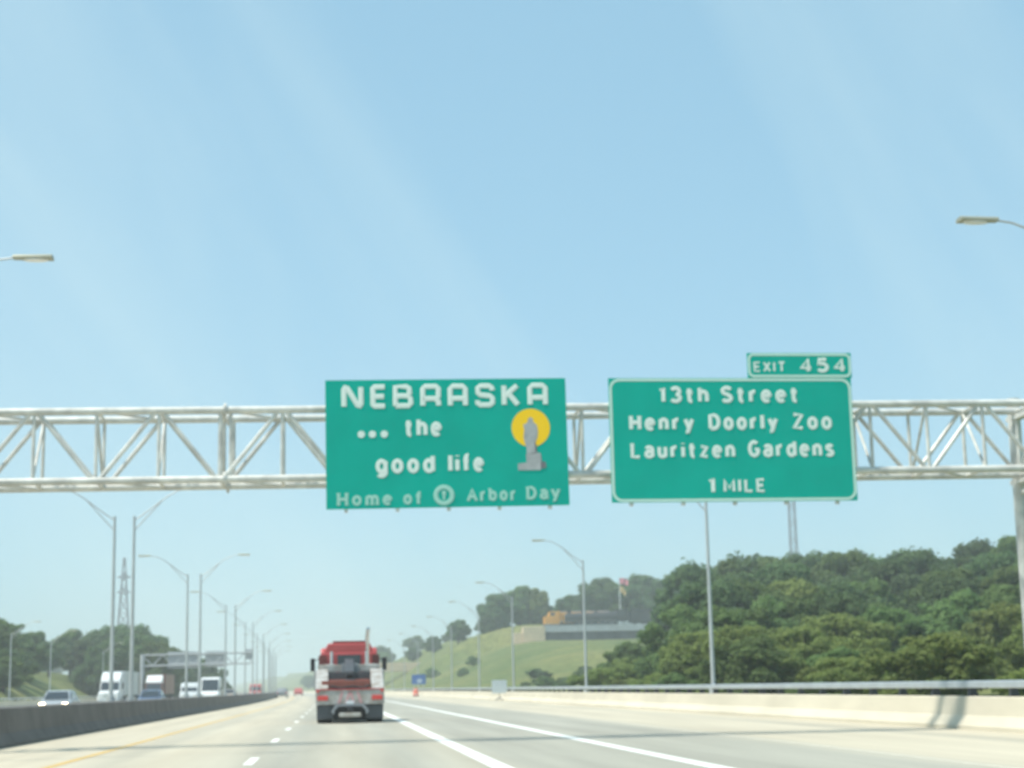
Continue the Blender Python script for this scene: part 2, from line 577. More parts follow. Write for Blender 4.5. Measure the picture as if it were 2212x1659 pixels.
for fi, y in enumerate((GY0, GY1)):
    for k, x in enumerate(nodes):
        g = gz(x)
        gpart(MB().tube([(x, y, BOTZ + g), (x, y, TOPZ + g)], 0.042, 8), 'vertical')
        if k < len(nodes) - 1:
            x2 = nodes[k + 1]
            za, zb = (TOPZ, BOTZ) if (k + fi * 0) % 2 == 1 else (BOTZ, TOPZ)
            gpart(MB().tube([(x + 0.06, y, za + g), (x2 - 0.06, y, zb + gz(x2))], 0.052, 8), 'diagonal')
for k, x in enumerate(nodes):
    g = gz(x)
    for zc in (TOPZ, BOTZ):
        gpart(MB().tube([(x, GY0, zc + g), (x, GY1, zc + g)], 0.04, 8), 'cross_tie')
    gpart(MB().tube([(x, GY0, (BOTZ if k % 2 else TOPZ) + g), (x, GY1, (TOPZ if k % 2 else BOTZ) + g)], 0.034, 8), 'sway_brace')
    if k < len(nodes) - 1 and k % 2 == 0:
        for zc in (TOPZ, BOTZ):
            gpart(MB().tube([(x + 0.05, GY0, zc + g), (nodes[k + 1] - 0.05, GY1, zc + g)], 0.034, 8), 'wind_brace')
for x in (SPL - 0.11, SPL + 0.13):
    for y in (GY0, GY1):
        gpart(MB().tube([(x, y, BOTZ + gz(x)), (x, y, TOPZ + gz(x))], 0.04, 8), 'vertical')
# end towers: a pair of columns with a stepped brace between them
for x, zb in ((16.72, -1.9), (-8.6, 0.93)):
    for y in (GY0 - 0.25, GY1 + 0.25):
        gpart(MB().tube([(x, y, zb), (x, y, TOPZ + gz(x) + 0.35)], 0.16, 16), 'column')
        gpart(MB().box(x - 0.36, x + 0.36, y - 0.36, y + 0.36, zb, zb + 0.05), 'base_plate')
    zz = [zb + 0.6, zb + 2.6, zb + 4.5, 5.6]
    for i in range(len(zz) - 1):
        ya, yb = (GY0 - 0.25, GY1 + 0.25) if i % 2 else (GY1 + 0.25, GY0 - 0.25)
        gpart(MB().tube([(x, ya, zz[i]), (x, yb, zz[i + 1])], 0.06, 8), 'tower_brace')
        gpart(MB().tube([(x, GY0 - 0.25, zz[i + 1]), (x, GY1 + 0.25, zz[i + 1])], 0.055, 8), 'tower_tie')
    for zc in (TOPZ, BOTZ):
        gpart(MB().box(x - 0.12, x + 0.12, GY0 - 0.5, GY1 + 0.5, zc + gz(x) - 0.2, zc + gz(x) - 0.09), 'saddle_beam', smooth=False)
gpart(MB().box(15.7, 17.2, 36.7, 39.8, -3.5, -1.9), 'pedestal', 'parapet', False)

# ---------------------------------------------------------------- lettering: letters drawn as strokes
def arc(cx, cy, rx, ry, a0, a1, n=9):
    return [(cx + rx * math.cos(R(a0 + (a1 - a0) * i / n)), cy + ry * math.sin(R(a0 + (a1 - a0) * i / n))) for i in range(n + 1)]
XH = 0.72
def bowl(x0, x1, y0=0.0, y1=XH):
    return arc((x0 + x1) / 2, (y0 + y1) / 2, (x1 - x0) / 2, (y1 - y0) / 2, 0, 360, 16)
def hump(x0, x1, top=XH):
    return [(x0, top - 0.28)] + arc((x0 + x1) / 2, top - 0.26, (x1 - x0) / 2, 0.26, 170, 0, 8) + [(x1, 0)]
G = {
    '1': (0.22, [[(0.0, 0.80), (0.17, 1), (0.17, 0)]]),
    '3': (0.52, [arc(0.24, 0.74, 0.25, 0.26, 155, -80, 9), arc(0.24, 0.26, 0.28, 0.26, 85, -155, 9)]),
    '4': (0.60, [[(0.44, 0), (0.44, 1), (0.0, 0.28), (0.60, 0.28)]]),
    '5': (0.52, [[(0.48, 1), (0.06, 1), (0.03, 0.52)] + arc(0.23, 0.32, 0.29, 0.32, 125, -150, 11)]),
    'A': (0.66, [[(0, 0), (0.33, 1), (0.66, 0)], [(0.12, 0.32), (0.54, 0.32)]]),
    'B': (0.54, [[(0, 0), (0, 1), (0.32, 1)] + arc(0.30, 0.76, 0.22, 0.24, 80, -90, 7) + arc(0.30, 0.26, 0.26, 0.26, 90, -90, 8) + [(0, 0)], [(0, 0.52), (0.3, 0.52)]]),
    'D': (0.58, [[(0, 0), (0, 1), (0.25, 1)] + arc(0.25, 0.5, 0.33, 0.5, 85, -85, 10) + [(0.25, 0), (0, 0)]]),
    'E': (0.50, [[(0.50, 1), (0, 1), (0, 0), (0.50, 0)], [(0, 0.5), (0.42, 0.5)]]),
    'G': (0.60, [arc(0.31, 0.5, 0.31, 0.5, 50, 340, 14) + [(0.60, 0.45), (0.36, 0.45)]]),
    'H': (0.56, [[(0, 0), (0, 1)], [(0.56, 0), (0.56, 1)], [(0, 0.5), (0.56, 0.5)]]),
    'I': (0.02, [[(0, 0), (0, 1)]]),
    'K': (0.56, [[(0, 0), (0, 1)], [(0.54, 1), (0.0, 0.42)], [(0.16, 0.58), (0.56, 0)]]),
    'L': (0.48, [[(0, 1), (0, 0), (0.48, 0)]]),
    'M': (0.70, [[(0, 0), (0, 1), (0.35, 0.25), (0.70, 1), (0.70, 0)]]),
    'N': (0.58, [[(0, 0), (0, 1), (0.58, 0), (0.58, 1)]]),
    'S': (0.54, [arc(0.27, 0.75, 0.26, 0.25, 25, 180, 7) + [(0.06, 0.62), (0.27, 0.51), (0.48, 0.38)] + arc(0.27, 0.25, 0.27, 0.25, 0, -155, 8)]),
    'T': (0.56, [[(0, 1), (0.56, 1)], [(0.28, 1), (0.28, 0)]]),
    'X': (0.58, [[(0, 0), (0.58, 1)], [(0, 1), (0.58, 0)]]),
    'Z': (0.54, [[(0, 1), (0.54, 1), (0, 0), (0.54, 0)]]),
    'a': (0.44, [arc(0.22, 0.50, 0.22, 0.22, 155, 0, 7) + [(0.44, 0)], arc(0.22, 0.20, 0.22, 0.20, 0, 360, 14)]),
    'b': (0.46, [[(0, 1), (0, 0)], bowl(0, 0.46)]),
    'd': (0.46, [[(0.46, 1), (0.46, 0)], bowl(0, 0.46)]),
    'e': (0.46, [[(0.02, 0.38), (0.45, 0.38)] + arc(0.23, 0.36, 0.23, 0.36, 5, 315, 14)]),
    'f': (0.32, [[(0.12, 0), (0.12, 0.8)] + arc(0.27, 0.82, 0.15, 0.17, 180, 75, 5), [(-0.06, 0.66), (0.30, 0.66)]]),
    'g': (0.46, [bowl(0, 0.46), [(0.46, XH), (0.46, -0.08)] + arc(0.23, -0.08, 0.23, 0.2, 0, -150, 7)]),
    'h': (0.44, [[(0, 1), (0, 0)], hump(0, 0.44)]),
    'i': (0.02, [[(0, XH), (0, 0)], [(0, 0.93), (0, 1.0)]]),
    'l': (0.02, [[(0, 1), (0, 0)]]),
    'm': (0.72, [[(0, XH), (0, 0)], hump(0, 0.36), hump(0.36, 0.72)]),
    'n': (0.42, [[(0, XH), (0, 0)], hump(0, 0.42)]),
    'o': (0.46, [bowl(0, 0.46)]),
    'r': (0.28, [[(0, XH), (0, 0)], [(0, 0.42)] + arc(0.22, 0.42, 0.22, 0.28, 170, 75, 5)]),
    's': (0.40, [arc(0.2, 0.54, 0.19, 0.17, 25, 190, 6) + [(0.2, 0.37), (0.38, 0.26)] + arc(0.2, 0.18, 0.2, 0.18, 0, -155, 7)]),
    't': (0.30, [[(0.11, 0.96), (0.11, 0.18)] + arc(0.25, 0.16, 0.14, 0.16, 180, 280, 5), [(-0.06, 0.66), (0.30, 0.66)]]),
    'u': (0.42, [[(0, XH), (0, 0.25)] + arc(0.21, 0.25, 0.21, 0.25, 180, 340, 7), [(0.42, XH), (0.42, 0)]]),
    'y': (0.48, [[(0, XH), (0.25, 0.05)], [(0.48, XH), (0.16, -0.24), (0.02, -0.24)]]),
    'z': (0.40, [[(0, XH), (0.40, XH), (0, 0), (0.40, 0)]]),
    '.': (0.02, [[(0, 0.06), (0.001, 0.07)]]),
}
# wide, squared display capitals of the state name
W = {
    'N': (0.78, [[(0, 0), (0, 0.9), (0.06, 1), (0.14, 0.97), (0.64, 0.03), (0.72, 0), (0.78, 0.1), (0.78, 1)]]),
    'E': (0.58, [[(0.58, 1), (0.05, 1), (0, 0.95), (0, 0.05), (0.05, 0), (0.58, 0)], [(0, 0.5), (0.54, 0.5)]]),
    'B': (0.70, [[(0, 0), (0, 1), (0.5, 1), (0.62, 0.92), (0.64, 0.64), (0.54, 0.52), (0.66, 0.42), (0.70, 0.12), (0.6, 0), (0, 0)], [(0, 0.52), (0.54, 0.52)]]),
    'R': (0.72, [[(0, 0), (0, 0.9), (0.1, 1), (0.62, 1), (0.72, 0.9), (0.72, 0.46), (0.62, 0.36), (0, 0.36)], [(0.58, 0.36), (0.72, 0.2), (0.72, 0)]]),
    'A': (0.72, [[(0, 0), (0, 0.88), (0.12, 1), (0.60, 1), (0.72, 0.88), (0.72, 0)], [(0, 0.36), (0.72, 0.36)]]),
    'S': (0.70, [[(0.70, 0.76), (0.68, 0.9), (0.56, 1), (0.14, 1), (0.02, 0.9), (0.02, 0.64), (0.12, 0.53), (0.58, 0.47), (0.70, 0.36), (0.70, 0.1), (0.58, 0), (0.12, 0), (0.0, 0.1), (0, 0.24)]]),
    'K': (0.66, [[(0, 0), (0, 1)], [(0.64, 1), (0.02, 0.44)], [(0.2, 0.6), (0.66, 0)]]),
}
SERIF = {   # feet and heads added to the upright strokes of the slab serif line
    'H': [(0, 0), (0, 1), (0.56, 0), (0.56, 1)], 'm': [(0, 0), (0.36, 0), (0.72, 0)], 'f': [(0.12, 0)], 'A': [(0, 0), (0.66, 0)],
    'r': [(0, 0)], 'b': [(-0.03, 1)], 'D': [(-0.02, 0), (-0.02, 1)], 'a': [(0.46, 0)], 'y': [(0, XH), (0.48, XH)],
}
def word(parent, text, x0, x1, base, cap, stroke, y, material, font=G, serif=False, gap=0.24, fit=True, widths=None):
    """one word as raised letters on a sign face at depth y; x0..x1 is the painted extent"""
    adv, letters = 0.0, []
    for i, ch in enumerate(text):
        w, st = font[ch]
        if widths:
            a, b = widths[i]
            adv, sx = a / cap, (b - a) / cap / w
        else:
            sx = 1.0
        strokes = [([(adv + p[0] * sx, p[1]) for p in s_], stroke) for s_ in st]
        if serif:
            for (px, py) in SERIF.get(ch, []):
                strokes.append(([(adv + px - 0.13, py), (adv + px + 0.13, py)], stroke * 0.6))
        letters.append(strokes)
        adv += w + gap + stroke / cap
    total = adv - gap - stroke / cap
    half = stroke / 2
    k = 1.0 if widths else (x1 - x0 - stroke) / max(total, 0.2)
    for strokes in letters:
        mb = MB()
        for i, (s_, sw) in enumerate(strokes):
            pts = [(x0 + half + p[0] * k if not widths else p[0] * cap, y - 0.0002 * (i % 7), base + half + p[1] * (cap - stroke)) for p in s_]
            mb.tube([Vector(p) for p in pts], sw / 2, 8, flat=(Vector((0, 1, 0)), 0.16))
        mb.build('letter', material, parent, smooth=True)

def plate(x0, x1, z0, z1, y0, y1, rad=0.0, n=6):
    if rad <= 0:
        poly = [(x0, z0), (x1, z0), (x1, z1), (x0, z1)]
    else:
        poly = []
        for cx, cz, a in ((x1 - rad, z0 + rad, -90), (x1 - rad, z1 - rad, 0), (x0 + rad, z1 - rad, 90), (x0 + rad, z0 + rad, 180)):
            poly += arc(cx, cz, rad, rad, a, a + 90, n)
    return MB().prism(poly, y0, y1, 'y')

def border(x0, x1, z0, z1, w, rad, y0, y1, n=6):
    def loop(a, r):
        pts = []
        for cx, cz, g in ((x1 - rad, z0 + rad, -90), (x1 - rad, z1 - rad, 0), (x0 + rad, z1 - rad, 90), (x0 + rad, z0 + rad, 180)):
            pts += arc(cx, cz, r, r, g, g + 90, n)
        return pts
    o_, i_ = loop(0, rad), loop(0, rad - w)
    k = len(o_)
    mb = MB()
    for yy in (y0, y1):
        mb.v += [(p[0], yy, p[1]) for p in o_] + [(p[0], yy, p[1]) for p in i_]
    for i in range(k):
        j = (i + 1) % k
        mb.f += [(i, j, k + j, k + i), (2 * k + i, 2 * k + j, 3 * k + j, 3 * k + i), (i, j, 2 * k + j, 2 * k + i), (k + i, k + j, 3 * k + j, 3 * k + i)]
    return mb

# --- welcome sign ---  (local: x along the face, z up, face at y = -0.03)
SC = 37.3 / 38.0
def sx_(v): return v * SC
def sz_(v): return 1.2 + (v - 1.2) * SC
FY = 37.3
NX0, NX1, NZ0, NZ1 = sx_(-0.15), sx_(5.43), sz_(5.23), sz_(8.21)
ne = empty('road_sign', (NX0, FY, NZ0), label='green Nebraska the good life welcome sign with yellow sun disc on the gantry', cat='sign')
ne.rotation_euler = (0, -0.009, 0)
nw, nh = NX1 - NX0, NZ1 - NZ0
# face built from vertical extruded aluminium planks
for k in range(6):
    a, b = nw * k / 6, nw * (k + 1) / 6
    MB().box(a, b, -0.03 + 0.0016 * (k % 2), 0.0, 0, nh).build('sign_plank', 'green', ne)
UX, UZ = nw / 1890.0, nh / 1010.0
def nx(p): return (p - 147) * UX
def nzz(p): return (1160 - p) * UZ
yF = -0.034
wd = [(270, 445), (495, 630), (670, 835), (885, 1050), (1100, 1262), (1315, 1475), (1525, 1675), (1730, 1895)]
st = 0.125
word(ne, 'NEBRASKA', 0, 0, nzz(380), nzz(185) - nzz(380), st, yF, 'white', font=W, widths=[(nx(a) + st / 2, nx(b) - st / 2) for a, b in wd])
for px_ in (422, 508, 600):
    MB().prism(arc(nx(px_), nzz(580), 0.082, 0.082, 0, 360, 16)[:-1], -0.040, -0.0305, 'y').build('letter_dot', 'white', ne)
word(ne, 'the', nx(758), nx(1052), nzz(607), nzz(452) - nzz(607), 0.105, yF, 'white')
word(ne, 'good', nx(528), nx(992), nzz(893), nzz(740) - nzz(893), 0.105, yF, 'white')
word(ne, 'life', nx(1093), nx(1375), nzz(890), nzz(738) - nzz(890), 0.105, yF, 'white')
word(ne, 'Home', nx(228), nx(655), nzz(1138), nzz(1030) - nzz(1138), 0.074, yF, 'faded', serif=True)
word(ne, 'of', nx(738), nx(888), nzz(1135), nzz(1030) - nzz(1135), 0.074, yF, 'faded', serif=True)
word(ne, 'Arbor', nx(1232), nx(1622), nzz(1120), nzz(1012) - nzz(1120), 0.074, yF, 'faded', serif=True)
word(ne, 'Day', nx(1698), nx(1965), nzz(1115), nzz(1005) - nzz(1115), 0.074, yF, 'faded', serif=True)
ringp = arc(nx(1055), nzz(1066), 0.185, 0.185, 0, 360, 28)
MB().tube([(p[0], yF, p[1]) for p in ringp], 0.055, 8, flat=(Vector((0, 1, 0)), 0.16)).build('round_emblem', 'faded', ne, smooth=True)
# little tree inside the ring
MB().tube([(nx(1055), yF, nzz(1100)), (nx(1055), yF, nzz(1045))], 0.03, 8, flat=(Vector((0, 1, 0)), 0.16)).tube(
    [(nx(1040), yF - 0.001, nzz(1050)), (nx(1070), yF - 0.001, nzz(1050))], 0.05, 8, flat=(Vector((0, 1, 0)), 0.16)).build('emblem_tree', 'faded', ne, smooth=True)
dc = arc(nx(1750), nzz(545), 152 * UX, 152 * UX, 0, 360, 40)[:-1]
MB().prism(dc, -0.034, -0.030, 'y').build('sun_disc', 'yellow', ne)
# generic standing figure on a pedestal
def figp(pts, y0, y1, name, material):
    MB().prism([(nx(a), nzz(b)) for a, b in pts], y0, y1, 'y').build(name, material, ne)
figp([(1705, 690), (1690, 620), (1698, 560), (1690, 520), (1712, 512), (1726, 498), (1732, 470), (1752, 458), (1768, 474), (1770, 500), (1796, 522), (1806, 570), (1800, 620), (1782, 660), (1776, 700), (1782, 752), (1712, 752), (1712, 700)], -0.040, -0.034, 'printed_figure', 'greyprint')
figp([(1706, 752), (1800, 742), (1822, 750), (1828, 822), (1818, 880), (1640, 880), (1640, 826), (1708, 822)], -0.040, -0.034, 'printed_pedestal', 'greyprint')
figp([(1776, 640), (1790, 690), (1792, 742), (1778, 742)], -0.043, -0.0402, 'printed_shadow', 'darkprint')
figp([(1820, 812), (1858, 818), (1862, 862), (1820, 870)], -0.040, -0.034, 'printed_shadow', 'darkprint')
for k in range(5):
    x = nw * (0.08 + 0.21 * k)
    MB().box(x - 0.04, x + 0.04, 0.001, 0.12, -0.07, nh - 0.2).build('mounting_beam', 'galv', ne)

# --- exit sign ---
EX0, EX1, EZ0, EZ1 = sx_(6.42), sx_(12.27), sz_(5.325), sz_(8.255)
es = empty('road_sign', (EX0, FY, EZ0), label='green 13th Street exit 454 sign with white border, right of the welcome sign', cat='sign')
ew, eh = EX1 - EX0, EZ1 - EZ0
for k in range(6):
    a, b = ew * k / 6, ew * (k + 1) / 6
    MB().box(a, b, -0.03 + 0.0016 * (k % 2), 0.0, 0, eh).build('sign_plank', 'green', es)
border(0.012, ew - 0.012, 0.012, eh - 0.012, 0.062, 0.24, -0.0345, -0.0305).build('sign_border', 'edge', es)
VX, VZ = ew / 1935.0, eh / 965.0
def ex(p): return (p - 148) * VX
def ez(p): return (1275 - p) * VZ
word(es, '13th', ex(540), ex(938), ez(510), ez(372) - ez(510), 0.098, yF, 'white')
word(es, 'Street', ex(1030), ex(1655), ez(510), ez(370) - ez(510), 0.098, yF, 'white')
word(es, 'Henry', ex(300), ex(815), ez(725), ez(590) - ez(725), 0.098, yF, 'white')
word(es, 'Doorly', ex(925), ex(1480), ez(723), ez(588) - ez(723), 0.098, yF, 'white')
word(es, 'Zoo', ex(1590), ex(1912), ez(722), ez(585) - ez(722), 0.098, yF, 'white')
word(es, 'Lauritzen', ex(303), ex(1128), ez(940), ez(805) - ez(940), 0.092, yF, 'white')
word(es, 'Gardens', ex(1228), ex(1918), ez(936), ez(798) - ez(936), 0.092, yF, 'white')
word(es, '1', ex(900), ex(965), ez(1215), ez(1082) - ez(1215), 0.098, yF, 'white')
word(es, 'MILE', ex(1022), ex(1355), ez(1207), ez(1095) - ez(1207), 0.075, yF, 'white')
# exit tab on the top right of the panel
tx0, tx1, tz0, tz1 = sx_(9.77) - EX0, sx_(12.30) - EX0, eh + 0.004, sz_(8.86) - EZ0
tab = plate(tx0, tx1, tz0, tz1, -0.03, 0.0).build('exit_tab', 'green', es)
border(tx0 + 0.01, tx1 - 0.01, tz0 + 0.01, tz1 - 0.01, 0.058, 0.14, -0.0345, -0.0305).build('sign_border', 'edge', tab)
kx = (tx1 - tx0) / 790.0
def tx(p): return tx0 + (p - 1240) * kx
def tz(p): return tz0 + (295 - p) * (tz1 - tz0) / 185.0
word(tab, 'EXIT', tx(1285), tx(1528), tz(253), 0.255, 0.052, yF, 'white')
word(tab, '454', tx(1632), tx(1992), tz(260), 0.37, 0.092, yF, 'white')
for k in range(5):
    x = ew * (0.08 + 0.21 * k)
    MB().box(x - 0.04, x + 0.04, 0.001, 0.12, -0.07, (eh - 0.2) if k < 3 else eh + 0.4).build('mounting_beam', 'galv', es)

# ---------------------------------------------------------------- lamp posts
def lamp_mesh():
    """single-arm lamp post, arm towards -x"""
    root = empty('street_lamp', (0, 0, 0))
    MB().tube([(0, 0, 0), (0, 0, 7.55)], [0.088, 0.055], 12).build('pole', 'pole', root, smooth=True)
    MB().tube([(0, 0, 0), (0, 0, 0.18)], 0.17, 12).build('base', 'pole', root, smooth=True)
    pts = []
    for i in range(9):
        t = i / 8
        # cubic from the pole top outwards and up
        p0, p1, p2, p3 = Vector((0, 0, 7.4)), Vector((-0.75, 0, 7.8)), Vector((-1.5, 0, 8.72)), Vector((-2.3, 0, 8.72))
        pts.append(p0 * (1 - t) ** 3 + p1 * 3 * t * (1 - t) ** 2 + p2 * 3 * t * t * (1 - t) + p3 * t ** 3)
    MB().tube(pts, [0.028 - 0.006 * i / 8 for i in range(9)], 10).build('arm', 'pole', root, smooth=True)
    MB().tube([(0, 0, 6.95), pts[4] - Vector((0, 0, 0.02))], 0.026, 8).build('arm_strut', 'pole', root, smooth=True)
    h = MB().prism([(-0.09, 0.04), (-0.14, 0.0), (-0.14, -0.035), (0.14, -0.035), (0.14, 0.0), (0.09, 0.04)], -3.04, -2.28, 'x')
    h.v = [(x, y * (0.65 if x > -2.6 else 1.15), z + 8.73) for x, y, z in h.v]
    head = h.build('lamp_head', mat('lamp_housing', (0.34, 0.34, 0.26), 0.5, 0.2), root)
    lens = MB().prism(arc(-2.72, 0, 0.24, 0.11, 0, 360, 14)[:-1], 8.66, 8.694, 'z').build('lens', 'headoff', head)
    return root
lp = lamp_mesh()
lamp_used = [False]
def put_lamp(x, y, z, face_left, label, group, tall=1.0):
    if not lamp_used[0]:
        o = lp
        lamp_used[0] = True
    else:
        o = copy_tree(lp)
    o.location = (x + off(y), y, z)
    o.rotation_euler = (0, 0, 0 if face_left else math.pi)
    o.scale = (1, 1, tall)
    tag(o, label, 'street lamp', group)
ORD = ['nearest', 'second', 'third', 'fourth', 'fifth', 'sixth', 'seventh', 'eighth', 'ninth', 'tenth', 'eleventh', 'twelfth']
for k, y in enumerate([29.5, 65.4, 99, 139, 170, 205, 236, 268, 302, 338]):
    put_lamp(14.86, y, 0.745, True, ORD[k] + ' lamp post along the right parapet, its arm reaching over the road', 'lamp posts on the right parapet', 1.03)
for k, y in enumerate([32.5, 70.5, 106, 145, 182, 219, 256, 293, 330, 367]):
    put_lamp(-8.22 if k else -8.5, y, 0.93, False, ORD[k] + ' lamp post on the median barrier with its arm over our carriageway', 'lamp posts on the median barrier facing us')
    if k:
        put_lamp(-9.02, y, 0.93, True, ORD[k] + ' lamp post on the median barrier with its arm over the oncoming carriageway', 'lamp posts on the median barrier facing away')
for k, y in enumerate([182, 209, 262, 312]):
    put_lamp(-33.4, y, 0.2, False, ORD[k] + ' lamp post in front of the trees beyond the oncoming carriageway', 'lamp posts on the far left edge')
# short lamp with a flat white lantern in front of the left trees
o = empty('street_lamp', (-40.5, 318, terrain(-40.5, 318) - 0.2), label='short lamp post with a flat white lantern before the left trees', cat='street lamp')
MB().tube([(0, 0, 0), (0, 0, 7.6)], 0.09, 8).build('pole', 'pole', o)
MB().tube([(0, 0, 7.5), (0, 0, 7.75), (0, 0, 8.0)], [0.5, 0.95, 0.35], 14).build('lantern', 'whitep', o)

# ---------------------------------------------------------------- tow truck
tt = empty('tow_truck', (0.60, 61.3, 0.004), label='red cab tow truck with pale wrecker body driving ahead in our lane', cat='truck')
def P(mb, name, m_, parent=tt, bevel=0.02, smooth=False):
    return mb.build(name, m_, parent, smooth, bevel)
# chassis and running gear
P(MB().box(-0.42, 0.42, 0.5, 6.9, 0.55, 0.82), 'chassis', 'black', bevel=0)
for yy in (1.05, 2.3, 6.2):
    ax_ = P(MB().tube([(-0.8, yy, 0.5), (0.8, yy, 0.5)], 0.09, 10), 'axle', 'black', bevel=0, smooth=True)
    MB().tube([(0, yy - 0.28, 0.5), (0, yy - 0.18, 0.5), (0, yy + 0.2, 0.5), (0, yy + 0.3, 0.5)], [0.1, 0.26, 0.26, 0.1], 12).build('differential', 'black', ax_, smooth=True)
P(MB().box(-0.7, 0.7, 2.9, 3.7, 0.32, 0.8), 'air_tank_crate', 'blackp', bevel=0.02)
P(MB().box(-1.2, 1.2, 0.45, 0.5, 0.46, 0.68), 'rear_valance', 'blackp', bevel=0)
for sx in (-1, 1):
    for k, yy in enumerate((1.05, 2.3)):
        w = P(MB().wheel(sx * 0.90, yy, 0.50, 0.50, 0.58), 'wheel', 'black', bevel=0.05)
        MB().wheel(sx * 0.90, yy, 0.50, 0.29, 0.60).build('rim', 'greyp', w)
    w = P(MB().wheel(sx * 1.02, 6.2, 0.50, 0.50, 0.30), 'wheel', 'black', bevel=0.05)
    MB().wheel(sx * 1.02, 6.2, 0.50, 0.29, 0.32).build('rim', 'greyp', w)
    # mud flaps
    P(MB().box(sx * 0.90 - 0.3, sx * 0.90 + 0.3, 0.42, 0.44, 0.16, 0.62), 'mud_flap', 'darksteel', bevel=0)
    # side tool boxes of the wrecker body, tops falling to the rear
    sd = MB().prism([(0.35, 0.72), (3.6, 0.62), (3.6, 1.95), (2.5, 1.95), (0.9, 1.42), (0.35, 1.24)], sx * 0.78, sx * 1.24, 'x')
    sb = P(sd, 'side_body', 'bodygrey', bevel=0.03)
    for d in range(3):
        MB().box(sx * 1.242 - 0.01, sx * 1.242 + 0.01, 0.8 + d * 0.92, 1.62 + d * 0.92, 0.95, 1.35 + 0.12 * d).build('locker_door', 'greyp', sb)
    # rear lights
    P(MB().box(sx * 0.98 - 0.19, sx * 0.98 + 0.19, 0.285, 0.33, 0.82, 0.98), 'tail_light', 'tail', bevel=0.01)
    P(MB().box(sx * 1.16 - 0.05, sx * 1.16 + 0.05, 0.285, 0.33, 1.10, 1.17), 'marker_light', 'tail', bevel=0.01)
    # upright wings of the headboard frame
    P(MB().prism([(sx * 0.52, 1.60), (sx * 1.16, 1.50), (sx * 1.18, 2.12), (sx * 0.56, 2.16)], 2.95, 3.1, 'y'), 'headboard_wing', 'bodygrey', bevel=0.02)
    P(MB().tube([(sx * 0.66, 3.0, 2.12), (sx * 0.66, 3.0, 2.62)], 0.055, 10), 'headboard_post', 'greyp', bevel=0, smooth=True)
    # mirrors
    mr_ = P(MB().box(sx * 1.40 - 0.09, sx * 1.40 + 0.09, 5.35, 5.47, 1.92, 2.42), 'mirror', 'blackp', bevel=0.03)
    MB().tube([(sx * 1.0, 5.3, 2.36), (sx * 1.40, 5.41, 2.36)], 0.018, 6).tube([(sx * 1.0, 5.3, 1.96), (sx * 1.40, 5.41, 1.96)], 0.018, 6).build('mirror_arm', 'blackp', mr_)
# tailboard with slanting red and white stripes
tb = P(MB().box(-1.24, 1.24, 0.33, 0.42, 0.66, 1.18), 'tailboard', 'bodygrey', bevel=0.015)
for sx in (-1, 1):
    for k in range(2):
        x = 0.10 + k * 0.26
        MB().prism([(sx * x, 0.70), (sx * (x + 0.09), 0.70), (sx * (x - 0.04 + 0.0), 1.12), (sx * (x - 0.13), 1.12)], 0.322, 0.3295, 'y').build('stripe', mat('pale_red_stripe', (0.55, 0.30, 0.30), 0.5), tb)
MB().box(-1.24, 1.24, 0.30, 0.36, 1.185, 1.225).build('deck_edge', 'red', tb)
# low cross tray in reddish brown, dark deck behind, boom and winch
P(MB().box(-1.02, 0.74, 0.75, 1.2, 1.23, 1.52), 'winch_tray', 'boomred', bevel=0.02)
P(MB().box(-0.74, 0.74, 1.25, 2.2, 1.23, 1.56), 'winch_housing', 'boomred', bevel=0.02)
P(MB().wheel(0, 0.98, 1.40, 0.17, 0.36), 'winch_drum', 'blackp', bevel=0.01)
P(MB().prism([(1.3, 1.62), (3.3, 2.05), (3.3, 2.35), (1.3, 1.86)], -0.17, 0.17, 'x'), 'boom', 'darksteel', bevel=0.02)
P(MB().box(-0.80, 0.80, 2.2, 2.9, 1.25, 1.84), 'boom_turret', 'darksteel', bevel=0.03)
P(MB().wheel(0, 1.25, 1.74, 0.13, 0.2), 'boom_sheave', 'blackp', bevel=0)
# under-lift at the rear
P(MB().box(-0.40, 0.40, -0.05, 0.12, 0.22, 0.37), 'underlift_crossbar', 'bodygrey', bevel=0.03)
P(MB().box(-0.60, 0.60, 0.62, 2.9, 0.085, 0.60), 'under_truck_shade_block', 'black', bevel=0.04)  # solid black block added low down to stand in for shade under the truck
P(MB().box(-1.0, 1.0, 2.84, 2.94, 1.86, 2.12), 'headboard_beam', 'bodygrey', bevel=0.02)
P(MB().box(-0.30, 0.34, 2.78, 2.835, 1.84, 2.16), 'light_panel', 'midgrey', bevel=0.02)
P(MB().tube([(-0.7, 0.62, 1.32), (-0.35, 0.6, 1.25), (0.1, 0.64, 1.3), (0.5, 0.6, 1.24), (0.7, 0.66, 1.34)], 0.035, 8), 'chain', 'blackp', bevel=0)
P(MB().box(-0.11, 0.11, 0.0, 1.2, 0.42, 0.60), 'underlift_arm', 'blackp', bevel=0.02)
P(MB().prism([(-0.68, 0.42), (-0.52, 0.68), (0.52, 0.68), (0.68, 0.42), (0.58, 0.30), (0.55, 0.46), (0.42, 0.60), (-0.42, 0.60), (-0.55, 0.46), (-0.58, 0.30)], 0.16, 0.24, 'y'), 'underlift_frame', 'midgrey', bevel=0)
P(MB().box(-0.15, 0.15, 0.255, 0.285, 0.66, 0.80), 'number_plate', 'whitep', parent=tt, bevel=0)
